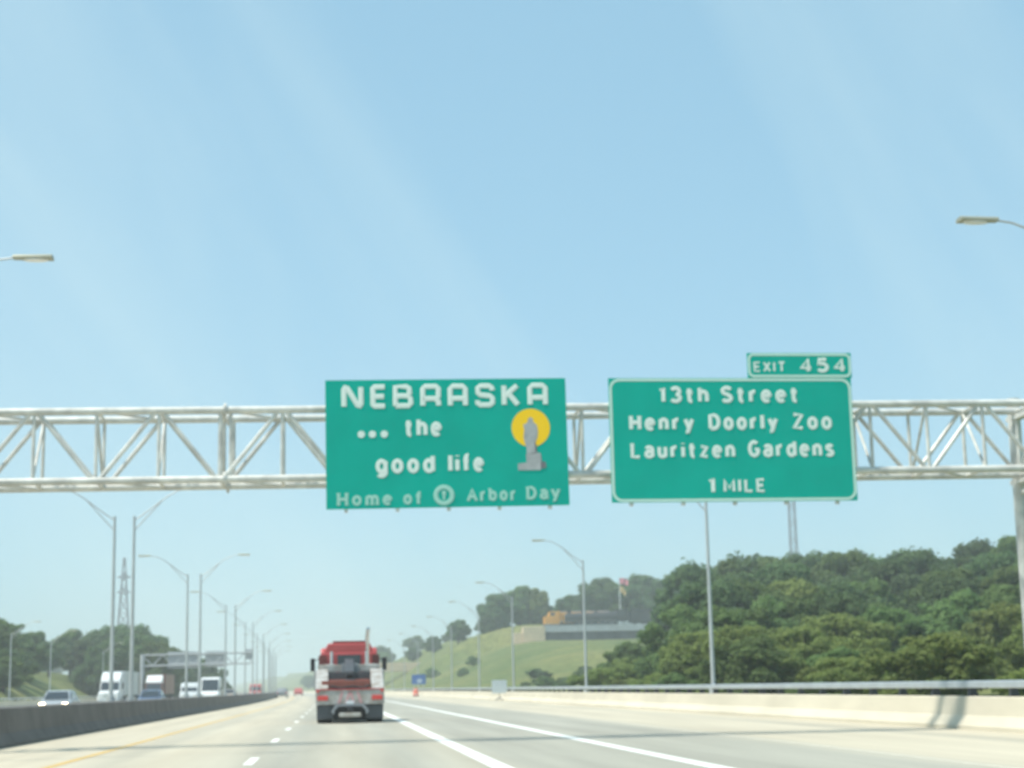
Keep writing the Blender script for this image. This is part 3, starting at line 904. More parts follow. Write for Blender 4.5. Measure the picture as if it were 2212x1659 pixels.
# cab
cabm = MB().prism([(3.95, 0.75), (5.75, 0.75), (5.75, 1.75), (5.30, 2.72), (4.05, 2.78), (3.90, 2.60)], -1.08, 1.08, 'x')
cab = P(cabm, 'cab', 'red', bevel=0.08)
MB().box(-1.0, 1.0, 5.8, 7.1, 0.75, 1.62).build('bonnet', 'red', cab)
rf = MB().prism([(-0.98, 2.60), (0.98, 2.60), (0.80, 2.95), (-0.80, 2.95)], 3.92, 5.1, 'y').build('roof_cap', 'red', cab, bevel=0.05)
MB().box(-0.44, 0.44, 3.885, 3.915, 1.95, 2.50).build('rear_window', 'glass', cab)
for sx in (-1, 1):
    MB().box(sx * 1.082 - 0.006, sx * 1.082 + 0.006, 4.25, 5.2, 1.8, 2.5).build('side_window', 'glass', cab)
    MB().box(sx * 1.02 - 0.14, sx * 1.02 + 0.14, 3.86, 3.93, 1.5, 2.5).build('cab_corner', 'reddark', cab)
    P(MB().box(sx * 1.02 - 0.22, sx * 1.02 + 0.22, 3.9, 5.2, 0.6, 1.4), 'fuel_tank', 'chrome', bevel=0.08)
    P(MB().box(sx * 1.26 - 0.07, sx * 1.26 + 0.07, 3.5, 5.0, 1.2, 1.95), 'side_fairing', 'midgrey', bevel=0.04)
P(MB().tube([(0.70, 3.7, 0.9), (0.70, 3.7, 3.2), (0.74, 3.5, 3.5)], 0.075, 10), 'exhaust_stack', 'chrome', bevel=0, smooth=True)
P(MB().box(-0.62, 0.62, 3.98, 4.22, 2.952, 3.04), 'light_bar', 'reddark', bevel=0.02)

# ---------------------------------------------------------------- cars and lorries on the left
def make_car(name, loc, rz, paint, label, h=1.46, w=1.80, l=4.6, lit=False, suv=False):
    o = empty(name, (loc[0] + off(loc[1]), loc[1], 0.004), rz, label=label, cat='car')
    k = h / 1.46
    # local: front towards -y
    half = w / 2
    prof = [(-l / 2, 0.32), (-l / 2 + 0.05, 0.62), (-l / 2 + 0.25, 0.78), (-l / 2 + 1.2, 0.93), (l / 2 - (0.25 if suv else 0.75), 0.98), (l / 2, 0.90), (l / 2, 0.35), (l / 2 - 0.2, 0.25), (-l / 2 + 0.2, 0.25)]
    b = MB().prism([(p[0], p[1] * k) for p in prof], -half, half, 'x').build('body', paint, o, bevel=0.09)
    top = [(-l / 2 + 1.05, 0.90), (-l / 2 + 1.75, 1.42), (-l / 2 + 2.4, 1.46), (l / 2 - (0.55 if suv else 1.15), 1.42), (l / 2 - (0.2 if suv else 0.35), 0.92)]
    c = MB().prism([(p[0], p[1] * k) for p in top], -half + 0.1, half - 0.1, 'x')
    c.v = [(x * (0.86 if z > 1.2 * k else 1.0), y, z) for x, y, z in c.v]
    cab_ = c.build('cabin', paint, o, bevel=0.05)
    # glazing
    ws = MB().add([(-half + 0.18, -l / 2 + 1.10, 0.95 * k), (half - 0.18, -l / 2 + 1.10, 0.95 * k), (half - 0.30, -l / 2 + 1.68, 1.38 * k), (-half + 0.30, -l / 2 + 1.68, 1.38 * k),
                   (-half + 0.18, -l / 2 + 1.16, 0.95 * k), (half - 0.18, -l / 2 + 1.16, 0.95 * k), (half - 0.30, -l / 2 + 1.74, 1.38 * k), (-half + 0.30, -l / 2 + 1.74, 1.38 * k)],
                  [(0, 1, 2, 3), (4, 7, 6, 5), (0, 4, 5, 1), (1, 5, 6, 2), (2, 6, 7, 3), (3, 7, 4, 0)])
    ws.v = [(x, y - 0.03, z + 0.01) for x, y, z in ws.v]
    ws.build('windscreen', 'glass', cab_)
    for s_ in (-1, 1):
        g = MB().prism([(-l / 2 + 1.35, 0.98 * k), (l / 2 - 0.75, 0.98 * k), (l / 2 - 1.15, 1.36 * k), (-l / 2 + 1.85, 1.36 * k)], s_ * (half - 0.13), s_ * (half - 0.06), 'x')
        g.v = [(x * (0.885 if z > 1.2 * k else 1.0), y, z) for x, y, z in g.v]
        g.build('side_window', 'glass', cab_)
        MB().box(s_ * (half - 0.24) - 0.15, s_ * (half - 0.24) + 0.15, -l / 2 - 0.01, -l / 2 + 0.14, 0.60 * k, 0.74 * k).build('headlight', 'head' if lit else 'headoff', o, bevel=0.02)
        MB().box(s_ * (half - 0.2) - 0.14, s_ * (half - 0.2) + 0.14, l / 2 - 0.06, l / 2 + 0.012, 0.68 * k, 0.84 * k).build('tail_light', 'tail', o, bevel=0.01)
        MB().box(s_ * (half + 0.08) - 0.09, s_ * (half + 0.08) + 0.09, -l / 2 + 1.35, -l / 2 + 1.47, 0.95 * k, 1.08 * k).build('mirror', paint, o, bevel=0.02)
        for yy in (-l / 2 + 0.85, l / 2 - 0.85):
            wh = MB().wheel(s_ * (half - 0.10), yy, 0.33, 0.33, 0.22).build('wheel', 'black', o, bevel=0.03)
            MB().wheel(s_ * (half - 0.10), yy, 0.33, 0.2, 0.235).build('rim', 'silver', wh)
    MB().box(-half * 0.5, half * 0.5, -l / 2 - 0.012, -l / 2 + 0.03, 0.40 * k, 0.58 * k).build('grille', 'blackp', o)
    return o

make_car('car', (-16.4, 104.5), 0.0, 'silver', 'silver car with lit headlights nearest on the oncoming carriageway', lit=True, h=1.5)
make_car('car', (-14.2, 136), 0.0, 'bluep', 'blue grey car half hidden behind the median barrier', h=1.5)
make_car('car', (-13.6, 246), 0.0, 'tanp', 'beige car far back in the oncoming lane beside the median', h=1.6)
make_car('car', (-6.7, 296), math.pi, 'midgrey', 'grey car far ahead on the left shoulder by the median barrier', h=1.7, w=1.95, suv=True)
make_car('car', (-3.1, 390), math.pi, 'red', 'red car far ahead in the left lane of our carriageway', h=1.75, w=1.95, suv=True)

def make_semi(loc, paint, roofpaint, label, trailer='greyp', lit=False, tl=13.5):
    o = empty('semi_truck', (loc[0] + off(loc[1]), loc[1], 0.004), label=label, cat='truck')
    MB().prism([(0, 0.55), (0, 1.35), (1.35, 1.6), (1.75, 2.6), (4.2, 2.6), (4.2, 0.55)], -1.1, 1.1, 'x').build('cab', paint, o, bevel=0.08)
    MB().prism([(1.85, 2.605), (4.2, 2.605), (4.2, 3.7), (3.4, 3.65), (2.0, 2.95)], -1.08, 1.08, 'x').build('roof_fairing', roofpaint, o, bevel=0.1)
    MB().prism([(1.33, 1.66), (1.70, 2.55), (1.76, 2.55), (1.39, 1.66)], -0.98, 0.98, 'x').build('windscreen', 'glass', o)
    MB().box(-0.55, 0.55, -0.02, 0.03, 0.75, 1.3).build('grille', 'chrome', o)
    MB().box(-1.12, 1.12, -0.12, 0.10, 0.35, 0.62).build('bumper', 'chrome' if not lit else 'whitep', o, bevel=0.03)
    for s_ in (-1, 1):
        MB().box(s_ * 0.88 - 0.17, s_ * 0.88 + 0.17, -0.025, 0.06, 0.78, 1.0).build('headlight', 'head' if lit else 'headoff', o)
        MB().prism([(0.25, 0.5), (0.35, 1.05), (1.3, 1.05), (1.5, 0.5)], s_ * 0.85, s_ * 1.22, 'x').build('wing', paint, o, bevel=0.06)
        MB().box(s_ * 1.38 - 0.09, s_ * 1.38 + 0.09, 1.7, 1.85, 1.8, 2.5).build('mirror', 'blackp', o, bevel=0.02)
        for yy in (0.95, 5.0, 6.2, 4.4 + tl - 1.2, 4.4 + tl - 2.5):
            wh = MB().wheel(s_ * 0.98, yy, 0.5, 0.5, 0.5).build('wheel', 'black', o)
            MB().wheel(s_ * 0.98, yy, 0.5, 0.28, 0.52).build('rim', 'greyp', wh)
    MB().box(-0.4, 0.4, 0.6, 4.4 + tl, 0.56, 0.9).build('chassis', 'black', o)
    MB().box(-1.28, 1.28, 4.75, 4.75 + tl, 1.1, 3.8).build('trailer', trailer, o, bevel=0.03)
    return o
make_semi((-24.6, 193), 'whitep', 'whitep', 'white articulated lorry with a grey trailer behind the nearest median poles')
make_semi((-23.6, 235), 'reddark', 'whitep', 'dark red lorry with a white roof fairing on the oncoming carriageway', trailer='reddark')

def make_van(loc, paint, label, h=2.7, w=2.15, l=6.0):
    o = empty('van', (loc[0] + off(loc[1]), loc[1], 0.004), label=label, cat='van')
    MB().prism([(0, 0.35), (0, 0.9), (0.25, 1.15), (1.0, 1.3), (1.55, h - 0.15), (1.95, h), (l, h), (l, 0.4)], -w / 2, w / 2, 'x').build('body', paint, o, bevel=0.16)
    MB().prism([(0.98, 1.36), (1.50, h - 0.28), (1.55, h - 0.28), (1.03, 1.36)], -w / 2 + 0.15, w / 2 - 0.15, 'x').build('windscreen', 'glass', o)
    for s_ in (-1, 1):
        MB().prism([(1.35, 1.4), (2.3, 1.4), (2.3, 2.0), (1.6, 2.0)], s_ * (w / 2 - 0.02), s_ * (w / 2 + 0.006), 'x').build('side_window', 'glass', o)
        MB().box(s_ * (w / 2 - 0.3) - 0.16, s_ * (w / 2 - 0.3) + 0.16, -0.02, 0.1, 0.75, 0.98).build('headlight', 'headoff', o, bevel=0.02)
        MB().box(s_ * (w / 2 + 0.1) - 0.09, s_ * (w / 2 + 0.1) + 0.09, 1.2, 1.32, 1.4, 1.75).build('mirror', 'blackp', o)
        for yy in (0.95, l - 1.2):
            wh = MB().wheel(s_ * (w / 2 - 0.13), yy, 0.37, 0.37, 0.26).build('wheel', 'black', o)
            MB().wheel(s_ * (w / 2 - 0.13), yy, 0.37, 0.22, 0.275).build('rim', 'silver', wh)
    MB().box(-w / 2 + 0.1, w / 2 - 0.1, -0.06, 0.1, 0.36, 0.6).build('bumper', 'midgrey', o, bevel=0.03)
    return o
make_van((-12.2, 338), 'red', 'small red van far back on the oncoming carriageway', h=2.6)
make_van((-15.4, 188), 'greyp', 'pale grey van beside the second pair of median poles', h=2.3, w=1.95, l=5.2)
make_van((-14.7, 214), 'whitep', 'tall white van shining in the sun right of the grey van', h=3.05, w=2.3)

# ---------------------------------------------------------------- roadside things on the right
bs = empty('road_sign', (12.75, 254, 0), label='small blue sign on two posts at the far end of the parapet', cat='sign')
bpl = plate(-1.05, 1.05, 1.75, 3.2, -0.02, 0.0, 0.12).build('panel', 'bluesign', bs)
MB().prism(arc(0.12, 2.25, 0.42, 0.34, 0, 360, 16)[:-1], -0.026, -0.0205, 'y').build('pale_symbol', mat('sign_pale_blue', (0.38, 0.48, 0.60), 0.5), bpl)
for x in (-0.7, 0.7):
    MB().box(x - 0.05, x + 0.05, 0.001, 0.09, 0.004, 3.1).build('post', 'pole', bs)
tb_ = empty('traffic_barrel', (12.1, 250, 0.004), label='orange traffic barrel on the shoulder in front of the blue sign', cat='barrel')
MB().tube([(0, 0, 0.12), (0, 0, 0.45), (0, 0, 0.46), (0, 0, 0.75), (0, 0, 0.76), (0, 0, 1.05), (0, 0, 1.12)], [0.42, 0.42, 0.39, 0.39, 0.36, 0.36, 0.25], 18).build('barrel_body', 'orange', tb_, smooth=True)
for z in (0.3, 0.85):
    MB().tube([(0, 0, z), (0, 0, z + 0.09)], 0.425 if z < 0.5 else 0.366, 18).build('reflective_band', 'whitep', tb_, smooth=True)
MB().tube([(0, 0, 0.0), (0, 0, 0.12)], 0.48, 18).build('rubber_base', 'black', tb_)
ps = empty('temporary_sign', (14.0, 143, 0.004), label='pale grey blank sign panel on a folding stand at the right parapet', cat='sign')
plate(-0.64, 0.64, 0.62, 1.72, -0.02, 0.01, 0.1).build('panel', 'panel', ps)
MB().box(-0.03, 0.03, 0.011, 0.06, 0.15, 1.6).build('mast', 'darksteel', ps)
for sx in (-1, 1):
    for sy in (-1, 1):
        MB().tube([(0, 0.04, 0.32), (sx * 0.28, 0.04 + sy * 0.45, 0.015)], 0.02, 6).build('foot', 'darksteel', ps)

# cantilever sign gantry over the oncoming carriageway, seen from behind
cg = empty('sign_gantry', (-26.5, 240, 0.0), label='distant grey gantry over the oncoming carriageway with sign backs', cat='gantry')
MB().tube([(0, 0, 0.0), (0, 0, 6.6)], 0.3, 12).build('column', 'palewall', cg)  # pale tone on every gantry part puts distance haze into the colour
for z in (5.0, 6.5):
    for y in (0, 0.9):
        MB().tube([(-0.3, y, z), (15.0, y, z + 0.1)], 0.12, 8).build('chord', 'palewall', cg)
for k in range(11):
    a, b = k * 1.4, (k + 1) * 1.4
    MB().tube([(a, 0, 5.0 if k % 2 else 6.5), (b, 0, 6.5 if k % 2 else 5.0)], 0.07, 6).build('diagonal', 'palewall', cg)
MB().box(3.4, 7.6, 0.95, 1.05, 4.6, 6.9).build('sign_back', 'palewall', cg)
MB().box(8.6, 11.6, 0.95, 1.05, 4.7, 6.9).build('sign_back', 'palewall', cg)
MB().box(14.2, 15.3, 0.95, 1.05, 5.7, 7.1).build('sign_back', 'palewall', cg)

# concrete flyover ramp beyond the bend on the right
fo = empty('flyover', (17, 505, 0), label='tan concrete flyover with a dark opening beyond the truck on the right', cat='bridge')
MB().prism([(-5.5, 6.2), (16, 6.0), (30, 6.6), (30, 8.1), (16, 8.0), (-5.5, 8.2)], 0, 9, 'y').build('deck', 'tan', fo)
MB().prism([(-5.5, 8.203), (16, 8.003), (30, 8.103), (30, 8.8), (16, 8.7), (-5.5, 8.9)], 0.15, 0.45, 'y').build('deck_parapet', 'tan', fo)
MB().box(-4.6, -2.6, 1, 8, -1, 6.0).build('pier', 'tan', fo)
MB().box(7.0, 30, 2.5, 9, -1, 5.9).build('abutment', 'tan', fo)
MB().box(6.0, 7.5, 1, 8, -1, 5.95).build('pier', 'tan', fo)
MB().prism([(-1.5, -1), (12, -1), (12, 2.6), (6, 2.3), (-1.5, 1.2)], 0.4, 0.9, 'y').build('slope_paving', 'tan', fo)

# ---------------------------------------------------------------- hilltop terrace with two locomotives, flags
TY = 449
tr_ = empty('terrace', (57, TY, 11), label='stone terrace with pale parapet and dark retaining wall on the hilltop', cat='terrace')
def tp(mb, name, m_, bevel=0.0):
    return mb.build(name, m_, tr_, bevel=bevel)
tp(MB().box(-0.2, 38, 1.0, 14, -1, 5.55), 'retaining_wall', 'darkwall')
for k in range(8):
    tp(MB().box(0.4 + k * 4.6, 1.0 + k * 4.6, 0.6, 1.0, -1, 4.2), 'buttress', 'darkwall')
tp(MB().box(-0.3, 34, 0.4, 1.15, 4.3, 6.0), 'parapet_wall', 'palewall')
tp(MB().box(-6.3, -0.35, 0.0, 4.5, -0.6, 5.8), 'end_pier', 'tan', 0.1)
tp(MB().box(-8.6, -6.4, 0.8, 4.0, 0.4, 4.2), 'end_pier', 'tan', 0.1)
tp(MB().box(-8.8, 0.2, -1.4, -0.05, -1.2, 1.3), 'low_wall', 'tan', 0.05)
tp(MB().box(31, 38, 0.2, 0.95, 3.6, 5.4), 'end_wall', 'tan')
LZ = 16.56
dl = empty('locomotive', (57.2, 456, LZ), label='yellow diesel locomotive nose at the left end of the hilltop terrace', cat='locomotive')
MB().prism([(0, 0.9), (0, 3.0), (1.2, 3.2), (1.5, 4.3), (4.4, 4.4), (4.4, 0.9)], -1.55, 1.55, 'y').build('cab', 'locoyellow', dl, bevel=0.12)
MB().box(4.45, 18, -1.3, 1.3, 1.2, 4.1).build('hood', 'locoyellow', dl, bevel=0.1)
MB().box(4.5, 18, -1.0, 1.0, 4.11, 4.5).build('roof', 'midgrey', dl)
MB().box(1.6, 2.9, -1.565, -1.552, 3.3, 4.1).build('cab_window', 'glass', dl)
MB().box(-0.3, 18.4, -1.6, 1.6, 0.75, 0.95).build('frame', 'midgrey', dl)
for k in range(4):
    for yy in (-0.8, 0.8):
        w = MB().wheel(0, 0, 0, 0.5, 0.2).build('wheel', 'blackp', dl)
        w.rotation_euler = (0, 0, math.pi / 2)
        w.location = (1.8 + k * 4.4, yy, 0.5)
slm = empty('locomotive', (62.5, 452.4, LZ), label='long black steam locomotive with tender on the hilltop terrace', cat='locomotive')
MB().tube([(0, 0, 2.5), (0.3, 0, 2.5), (14.2, 0, 2.6)], [0.9, 1.25, 1.45], 20).build('boiler', 'blackp', slm, smooth=True)
MB().tube([(1.2, 0, 3.6), (1.2, 0, 4.5)], [0.45, 0.55], 14).build('chimney', 'blackp', slm, smooth=True)
for x in (5.0, 8.6):
    MB().tube([(x, 0, 3.7), (x, 0, 4.25), (x, 0, 4.4)], [0.55, 0.5, 0.2], 14).build('dome', 'blackp', slm, smooth=True)
MB().box(14.2, 17.2, -1.55, 1.55, 1.3, 4.5).build('cab', 'blackp', slm, bevel=0.08)
MB().box(14.8, 16.4, -1.565, -1.552, 3.2, 3.9).build('cab_window', 'glass', slm)
MB().box(17.7, 29.5, -1.5, 1.5, 1.0, 3.9).build('tender', 'blackp', slm, bevel=0.1)
MB().box(18.2, 24.0, -1.2, 1.2, 3.92, 4.5).build('coal_load', 'blackp', slm, bevel=0.2)
MB().box(-1.0, 17.3, -1.5, 1.5, 1.55, 1.68).build('running_board', 'midgrey', slm)
MB().prism([(-2.0, 0.3), (-1.0, 0.3), (-1.0, 1.5)], -1.2, 1.2, 'y').build('cowcatcher', 'blackp', slm)
MB().box(-1.0, 29.5, -0.9, 0.9, 0.7, 1.0).build('frame', 'blackp', slm)
for k in range(12):
    x = [0.3, 3.0, 4.7, 6.4, 8.1, 10.1, 11.8, 13.5, 19, 21.5, 24, 27][k]
    r_ = 0.82 if 2 < x < 14 else 0.5
    w = MB().wheel(0, 0, 0, r_, 0.16).build('wheel', 'blackp', slm)
    w.rotation_euler = (0, 0, math.pi / 2)
    w.location = (x, -0.95, r_)
MB().box(3.0, 13.5, -1.10, -1.05, 0.75, 0.95).build('coupling_rod', 'midgrey', slm)

def flagcloth(name, w, h, z, m_, parent, droop):
    mb = MB()
    nx_, nz_ = 9, 6
    for lay in (0, 1):
        for j in range(nz_):
            for i in range(nx_):
                u, v = i / (nx_ - 1), j / (nz_ - 1)
                mb.v.append((0.08 + u * w * (1 - 0.35 * droop), 0.18 * math.sin(u * 9 + v * 2) * u + lay * 0.02, z - v * h - droop * u * u * h * 0.9))
    N = nx_ * nz_
    for j in range(nz_ - 1):
        for i in range(nx_ - 1):
            a = j * nx_ + i
            mb.f.append((a, a + 1, a + nx_ + 1, a + nx_))
            mb.f.append((N + a, N + a + nx_, N + a + nx_ + 1, N + a + 1))
    return mb.build(name, m_, parent)
fp = empty('flagpole', (77.6, 451.2, 16.5), label='white flagpole with a pink flag above a tan flag behind the terrace', cat='flagpole')
MB().tube([(0, 0, 0), (0, 0, 13.3)], [0.16, 0.08], 10).build('pole', 'whitep', fp)
flagcloth('flag', 2.6, 1.6, 13.1, 'flagr', fp, 0.35)
flagcloth('flag', 2.0, 1.7, 10.9, 'flagt', fp, 0.7)

# ---------------------------------------------------------------- lattice masts
def lattice(loc, h, w0, w1, label, arms, lr=0.22):
    o = empty('transmission_tower', loc, label=label, cat='tower')
    n = 9
    corner = lambda sx, sy, t: (sx * (w0 + (w1 - w0) * t) / 2, sy * (w0 + (w1 - w0) * t) / 2, h * t)
    for sx in (-1, 1):
        for sy in (-1, 1):
            MB().tube([corner(sx, sy, 0), corner(sx, sy, 1)], lr, 6).build('leg', 'towersteel', o)
    for i in range(n):
        mb = MB()
        a, b = i / n, (i + 1) / n
        for s0, s1 in (((-1, -1), (1, -1)), ((1, -1), (1, 1)), ((1, 1), (-1, 1)), ((-1, 1), (-1, -1))):
            mb.tube([corner(*s0, a), corner(*s1, b)], lr * 0.55, 5)
            mb.tube([corner(*s1, a), corner(*s0, b)], lr * 0.55, 5)
            mb.tube([corner(*s0, b), corner(*s1, b)], lr * 0.55, 5)
        mb.build('lattice_bay', 'towersteel', o)
    for t, l in arms:
        MB().tube([(-l, 0, h * t), (0, 0, h * t + 1.5), (l, 0, h * t)], 0.25, 6).tube([(-l, 0, h * t), (l, 0, h * t)], 0.2, 6).build('crossarm', 'towersteel', o)
    return o
lattice((-85.3, 700, terrain(-85.3, 700)), 56.4 - terrain(-85.3, 700), 7.0, 0.6, 'faint lattice pylon above the left trees between the median poles', [(0.72, 2.6), (0.84, 2.6)])
lattice((118, 420, terrain(118, 420)), 52 - terrain(118, 420), 2.0, 1.4, 'faint lattice mast rising behind the right wood below the exit sign', [], 0.1)

# ---------------------------------------------------------------- trees
def crown_mesh(seed, n_lobes, leaves, squat=1.0, base=0.22, leaf=0.042):
    """unit tree (height 1): lobes of small leaf faces, uneven outline, gaps between lobes"""
    rnd = random.Random(seed)
    lobes = []
    for i in range(n_lobes):
        a = rnd.uniform(0, 2 * math.pi)
        t = rnd.random()
        z = base + 0.12 + (0.92 - base - 0.12) * t
        spread = 0.36 * squat * math.sin(math.pi * min(1, (z - base + 0.08) / (1.12 - base))) ** 0.7
        rr = spread * rnd.uniform(0.35, 1.0)
        lobes.append((rr * math.cos(a), rr * math.sin(a), z, rnd.uniform(0.06, 0.13)))
    lobes.append((0, 0, 0.86, 0.12))
    lobes.append((0, 0, 0.6, 0.2 * squat))
    lobes.append((0, 0, 0.4, 0.2 * squat))
    mb = MB()
    tot = sum(l[3] ** 2 for l in lobes)
    for lx, ly, lz, lr in lobes:
        for k in range(int(leaves * lr * lr / tot)):
            d = Vector((rnd.gauss(0, 1), rnd.gauss(0, 1), rnd.gauss(0, 1))).normalized()
            rad = lr * (rnd.uniform(0.12, 1.0) ** 0.5) * rnd.uniform(0.85, 1.2)
            if rnd.random() < 0.06:
                rad *= rnd.uniform(1.05, 1.3)
            p = Vector((lx, ly, lz)) + Vector((d.x, d.y, d.z * 0.85)) * rad
            nrm = (d + Vector((rnd.uniform(-1, 1), rnd.uniform(-1, 1), rnd.uniform(-0.6, 1))) * 0.8).normalized()
            t = nrm.orthogonal().normalized()
            t = Matrix.Rotation(rnd.uniform(0, 6.28), 3, nrm) @ t
            b = nrm.cross(t)
            s_ = leaf * rnd.uniform(0.35, 0.75)
            k0 = len(mb.v)
            mb.v += [tuple(p - t * s_), tuple(p + b * s_ * 0.55), tuple(p + t * s_), tuple(p - b * s_ * 0.55)]
            mb.f.append((k0, k0 + 1, k0 + 2, k0 + 3))
    me = bpy.data.meshes.new('crown')
    me.from_pydata(mb.v, [], mb.f)
    me.update()
    return me, lobes

def trunk_mesh(lobes, seed):
    rnd = random.Random(seed)
    mb = MB()
    mb.tube([(0, 0, -0.03), (0.01, 0, 0.2), (-0.01, 0.01, 0.45), (0, 0, 0.75)], [0.034, 0.026, 0.018, 0.006], 8)
    for lx, ly, lz, lr in rnd.sample(lobes, 5):
        z0 = max(0.18, lz - 0.25)
        mb.tube([(0, 0, z0), (lx * 0.5, ly * 0.5, (z0 + lz) / 2), (lx, ly, lz)], [0.014, 0.009, 0.004], 5)
    return mb.mesh('trunk')

VAR = []
for i, (sd, nl, nleaf, sq, base, lm) in enumerate([
        (11, 52, 23000, 1.0, 0.14, 'leaf_a'), (12, 60, 23000, 1.2, 0.08, 'leaf_b'), (13, 46, 23000, 0.85, 0.16, 'leaf_a'),
        (14, 54, 23000, 1.15, 0.06, 'leaf_c'), (15, 64, 23000, 1.3, 0.04, 'leaf_b'), (16, 48, 23000, 1.05, 0.08, 'leaf_c'),
        (17, 54, 23000, 1.45, 0.0, 'leaf_a'), (18, 54, 23000, 1.5, 0.0, 'leaf_c')]):
    me, lobes = crown_mesh(sd, nl, nleaf, sq, base)
    me.materials.append(M[lm])
    tm = trunk_mesh(lobes, sd)
    tm.materials.append(M['trunk'])
    VAR.append((me, tm))
trnd = random.Random(99)
def tree(x, y, h, v, label, group=None, wide=1.0, name='tree', sink=0.3, z=None):
    z = (terrain(x, y) if z is None else z) - sink
    o = empty(name, (x, y, z), trnd.uniform(0, 6.28), label=label, cat='tree' if name == 'tree' else 'shrub', group=group)
    o.scale = (h * wide, h * wide, h)
    for me, nm in ((VAR[v][0], 'crown'), (VAR[v][1], 'trunk')):
        c = bpy.data.objects.new(nm, me)
        c.parent = o
        col.objects.link(c)
    return o

# wood on the right hillside: ridge, middle slope and the brighter front row by the rail
def topline(x):     # height of the wood's skyline at y = 220
    pts = [(33, 14.0), (40, 15.5), (48, 17.6), (55, 18.2), (61, 18.8), (66, 17.6), (75, 18.2), (85, 18.4), (90, 19.6), (96, 20.4), (120, 21.5)]
    if x <= pts[0][0]:
        return pts[0][1]
    for (a, b), (c, d) in zip(pts, pts[1:]):
        if x <= c:
            return b + (d - b) * (x - a) / (c - a)
    return pts[-1][1]
LB = {
    'ridge': ('dark leafy tree on the skyline of the wood behind the exit sign', 'skyline trees of the right wood'),
    'mid': ('green leafy tree in the middle of the dense wood on the right', 'middle trees of the right wood'),
    'front': ('light green bushy tree at the foot of the wood behind the right rail', 'front trees of the right wood'),
    'shrub': ('low yellow green shrub right behind the right bridge rail', 'shrubs behind the right rail'),
}
x = 49.0
while x < 128:
    y = 222 + trnd.uniform(-10, 14)
    xs = x * y / 220
    top = topline(x) * y / 220 + trnd.uniform(-0.9, 0.5)
    h = max(6.0, top - terrain(xs, y) + 0.3)
    tree(xs, y, h, trnd.choice([0, 1, 1, 4, 2]), *LB['ridge'], wide=trnd.uniform(0.9, 1.1))
    x += trnd.uniform(3.4, 4.8)
for row, (yc, x0, x1, step, hh, vs, key) in enumerate([
        (190, 44, 108, 5.0, (0.78, 0.92), [0, 1, 4, 1], 'mid'), (160, 36, 92, 4.4, (0.66, 0.82), [0, 1, 4, 3], 'mid'),
        (134, 29, 80, 4.0, (0.55, 0.72), [0, 6, 1, 5], 'mid'), (110, 22.5, 68, 3.6, (0.42, 0.60), [3, 6, 5, 0, 7], 'front'),
        (90, 21, 58, 3.2, (0.30, 0.46), [7, 3, 6, 7], 'front')]):
    x = x0
    while x < x1:
        y = yc + trnd.uniform(-8, 8)
        ref = topline(x * 220 / yc)
        top = 1.2 + (ref - 1.2) * (y / 220) * trnd.uniform(*hh) / 0.98
        h = max(3.0, top - terrain(x, y) + 0.3)
        tree(x + trnd.uniform(-0.8, 0.8), y, h, trnd.choice(vs), *LB[key], wide=trnd.uniform(0.95, 1.25) * (1.0 if h > 7 else 1.25))
        x += step * trnd.uniform(0.8, 1.25)
for k in range(26):
    y = trnd.uniform(48, 150)
    x = 17.8 + trnd.uniform(0, 6) + (y - 48) * 0.035
    tree(x, y, trnd.uniform(2.0, 3.4), trnd.choice([7, 7, 6]), *LB['shrub'], wide=1.4, name='shrub')
# shrubs creeping from the wood over the lower grass slope
for (x, y, h) in [(24.5, 140, 3.6), (26.5, 152, 4.2), (28.5, 160, 5.4), (30.5, 172, 5.6), (34, 185, 4.8), (28.5, 176, 3.6), (38, 205, 4.2), (33.5, 200, 4.0), (44, 226, 3.8), (50, 246, 7.0), (58, 270, 6.5), (54, 232, 10.5), (66, 268, 9.5), (74, 290, 10), (84, 300, 11)]:
    tree(x, y, h * 0.9, trnd.choice([0, 1, 6, 5]), 'green tree on the grass slope at the left edge of the right wood', 'trees at the left edge of the right wood', wide=1.2)
# trees behind the locomotives
for x in (66, 72, 79, 85, 91, 97, 103, 110, 118, 126, 75, 88, 100, 134, 142):
    y = 478 + trnd.uniform(-6, 12)
    h = {66: 10.5, 72: 12.5, 79: 13.5}.get(x, 15.0) + trnd.uniform(-0.6, 1.0)
    tree(x * y / 470, y, h, trnd.choice([0, 1, 4, 2]), 'dark tree behind the black locomotive on the hilltop', 'trees behind the locomotives', wide=1.0)
# clump left of the terrace and the small trees along the falling ridge
tree(46.3, 470, 12.0, 1, 'large rounded dark tree left of the hilltop terrace', wide=1.15, sink=1.8)
tree(52.5, 474, 13.6, 0, 'tall dark tree in the hilltop clump beside the terrace', wide=0.9, sink=1.8)
tree(57.5, 476, 14.0, 3, 'lighter green tree at the right of the hilltop clump', wide=0.8, sink=1.8)
tree(61.0, 478, 9.0, 1, 'low dark tree filling the right side of the hilltop clump', wide=1.1, sink=1.8)
tree(43.0, 466, 7.0, 4, 'low dark tree at the left foot of the hilltop clump', wide=1.2, sink=1.8)
tree(35.5, 480, 7.2, 1, 'single round dark tree on the grassy ridge left of the clump', wide=1.1)
tree(30.5, 520, 5.5, 4, 'small dark tree further down the ridge', wide=1.2)
tree(25.5, 545, 5.0, 1, 'smallest dark tree at the low end of the ridge', wide=1.3)
for (x, y, h) in [(33, 400, 2.6), (29, 380, 2.2), (25, 430, 3.0)]:
    tree(x, y, h, 6, 'dark shrub on the grassy hillside below the ridge', 'shrubs on the grassy hillside', wide=1.3, name='shrub')
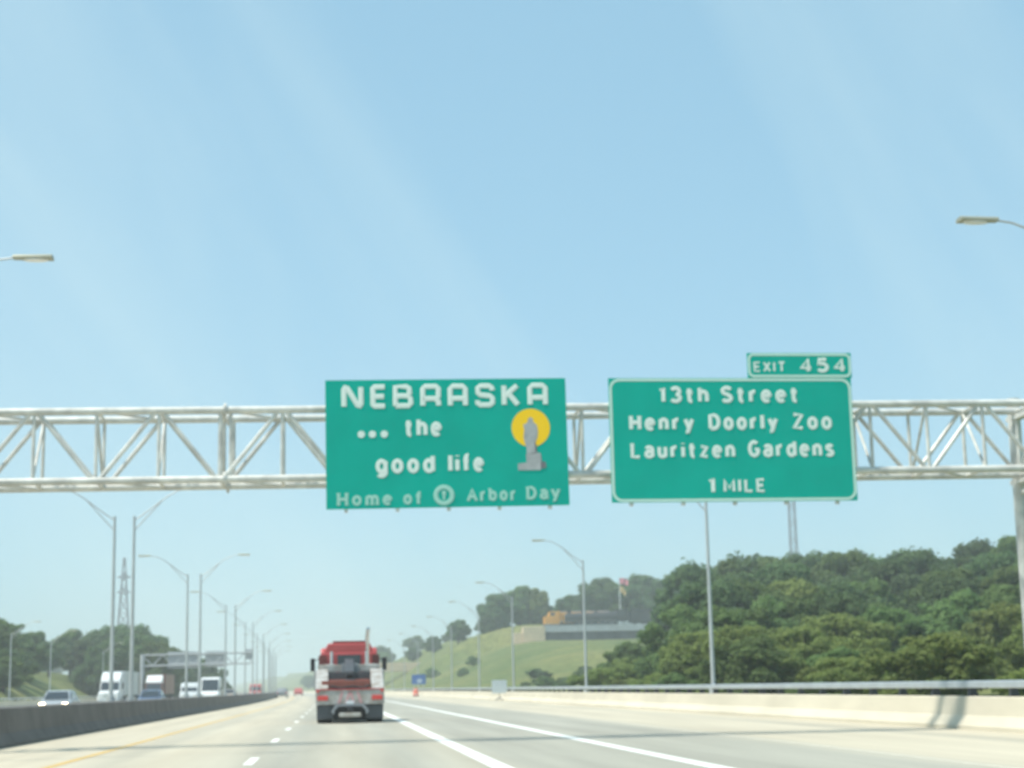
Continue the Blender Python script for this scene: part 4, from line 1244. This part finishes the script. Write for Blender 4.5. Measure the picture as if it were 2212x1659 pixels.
# low scrub on the lower part of the grass slope
for k in range(14):
    y = trnd.uniform(236, 300)
    tree(off(y) + y * trnd.uniform(0.118, 0.158), y, trnd.uniform(0.9, 1.9), trnd.choice([6, 1]), 'low green scrub bush on the lower grass slope behind the rail', 'scrub on the lower grass slope', wide=2.2, name='shrub', sink=0.15)
# left of the motorway
prof = [(-95, 16), (-80, 15.6), (-70, 15.3), (-63, 14.6), (-57, 13.6), (-50, 14.0), (-46, 13.4), (-42, 14.2), (-39, 14.4), (-36, 13.2), (-33, 12.0), (-30, 11.4), (-27, 10.4), (-24, 9.2), (-21, 8.0)]
for i, (x, top) in enumerate(prof):
    for k in range(2):
        y = (332 if k == 0 else 300) + trnd.uniform(-10, 10)
        xx = (x + (3 if k else 0)) * y / 330 - (5 if x > -34 else 0)
        yy = y + (60 if x > -34 else 0)
        xx = xx * yy / y
        t_ = 1.2 + (top * (0.98 if k == 0 else 0.84) - 1.2) * yy / 330
        tree(xx, yy, t_ - terrain(xx, yy) + 0.3, trnd.choice([1, 4, 0, 1]), 'broad dark tree in the row beyond the oncoming carriageway', 'trees beyond the oncoming carriageway', wide=1.05)
for (x, y, h) in [(-52, 232, 7), (-58, 238, 8), (-47, 240, 6.5), (-64, 244, 8), (-55, 250, 8), (-44.5, 252, 6), (-70, 240, 9), (-50, 262, 8), (-61, 262, 9), (-40, 212, 4.5), (-44, 214, 5.5), (-48, 218, 6), (-53, 216, 6.5), (-42, 226, 5.0), (-46.5, 230, 6.2), (-58, 224, 7)]:
    tree(x, y, h, trnd.choice([1, 4, 6]), 'low dark tree at the foot of the left wood', 'low trees at the foot of the left wood', wide=1.25)
# hazy woods far down the road
for k in range(34):
    y = trnd.uniform(720, 1150)
    x = off(y) - 48 + trnd.uniform(-110, 26)
    tree(x, y, trnd.uniform(9, 14), trnd.choice([1, 4, 0]), 'hazy distant tree far down the road to the left of the truck', 'distant trees at the end of the road', wide=1.4)
for k in range(22):
    y = trnd.uniform(640, 950)
    x = off(y) + trnd.uniform(24, 80)
    tree(x, y, trnd.uniform(6, 9), trnd.choice([1, 4, 0]), 'hazy distant tree above the flyover right of the truck', 'distant trees above the flyover', wide=1.4)

# number the trees of each row from the left where a row can be counted
NUM = ['first', 'second', 'third', 'fourth', 'fifth', 'sixth', 'seventh', 'eighth', 'ninth', 'tenth', 'eleventh', 'twelfth', 'thirteenth', 'fourteenth',
       'fifteenth', 'sixteenth', 'seventeenth', 'eighteenth', 'nineteenth', 'twentieth', 'twenty-first', 'twenty-second', 'twenty-third', 'twenty-fourth', 'twenty-fifth']
def count_row(group, phrase, test=lambda o: True):
    row = [o for o in list(col.objects) if o.get('group') == group and o.get('label') and test(o)]
    row.sort(key=lambda o: o.location.x / o.location.y)
    for i, o in enumerate(row):
        if i < len(NUM):
            o['label'] = NUM[i] + ' from the left of ' + phrase
count_row('skyline trees of the right wood', 'the dark trees on the skyline of the right wood')
count_row('trees behind the locomotives', 'the dark trees behind the black hilltop locomotive')
count_row('trees at the left edge of the right wood', 'the trees at the grassy left edge of the right wood')
count_row('low trees at the foot of the left wood', 'the low dark trees at the foot of the left wood')
count_row('shrubs on the grassy hillside', 'the three dark shrubs on the grassy hillside')
ybk = [o for o in col.objects if o.get('group') == 'trees beyond the oncoming carriageway']
for o in ybk:
    o['back'] = 1 if (o.location.y > 316 and o.location.x / o.location.y < -0.1) or o.location.y > 376 else 0
count_row('trees beyond the oncoming carriageway', 'the tall back row of dark trees on the left', lambda o: o['back'] == 1)
count_row('trees beyond the oncoming carriageway', 'the lower front row of dark trees on the left', lambda o: o['back'] == 0)

# ---------------------------------------------------------------- summer haze
hz = MB().box(-2700, 2700, -260, 3100, -6, 64).build('haze', mat('haze_air', (1, 1, 1)))
hm = hz.data.materials[0]
hm.node_tree.nodes.clear()
ho = hm.node_tree.nodes.new('ShaderNodeOutputMaterial')
hv = hm.node_tree.nodes.new('ShaderNodeVolumePrincipled')
hv.inputs['Color'].default_value = (0.80, 0.87, 0.89, 1)
hv.inputs['Density'].default_value = 0.0006
hv.inputs['Anisotropy'].default_value = 0.0
hm.node_tree.links.new(hv.outputs['Volume'], ho.inputs['Volume'])
tag(hz, 'thin pale summer haze filling the air over the road', kind='stuff')
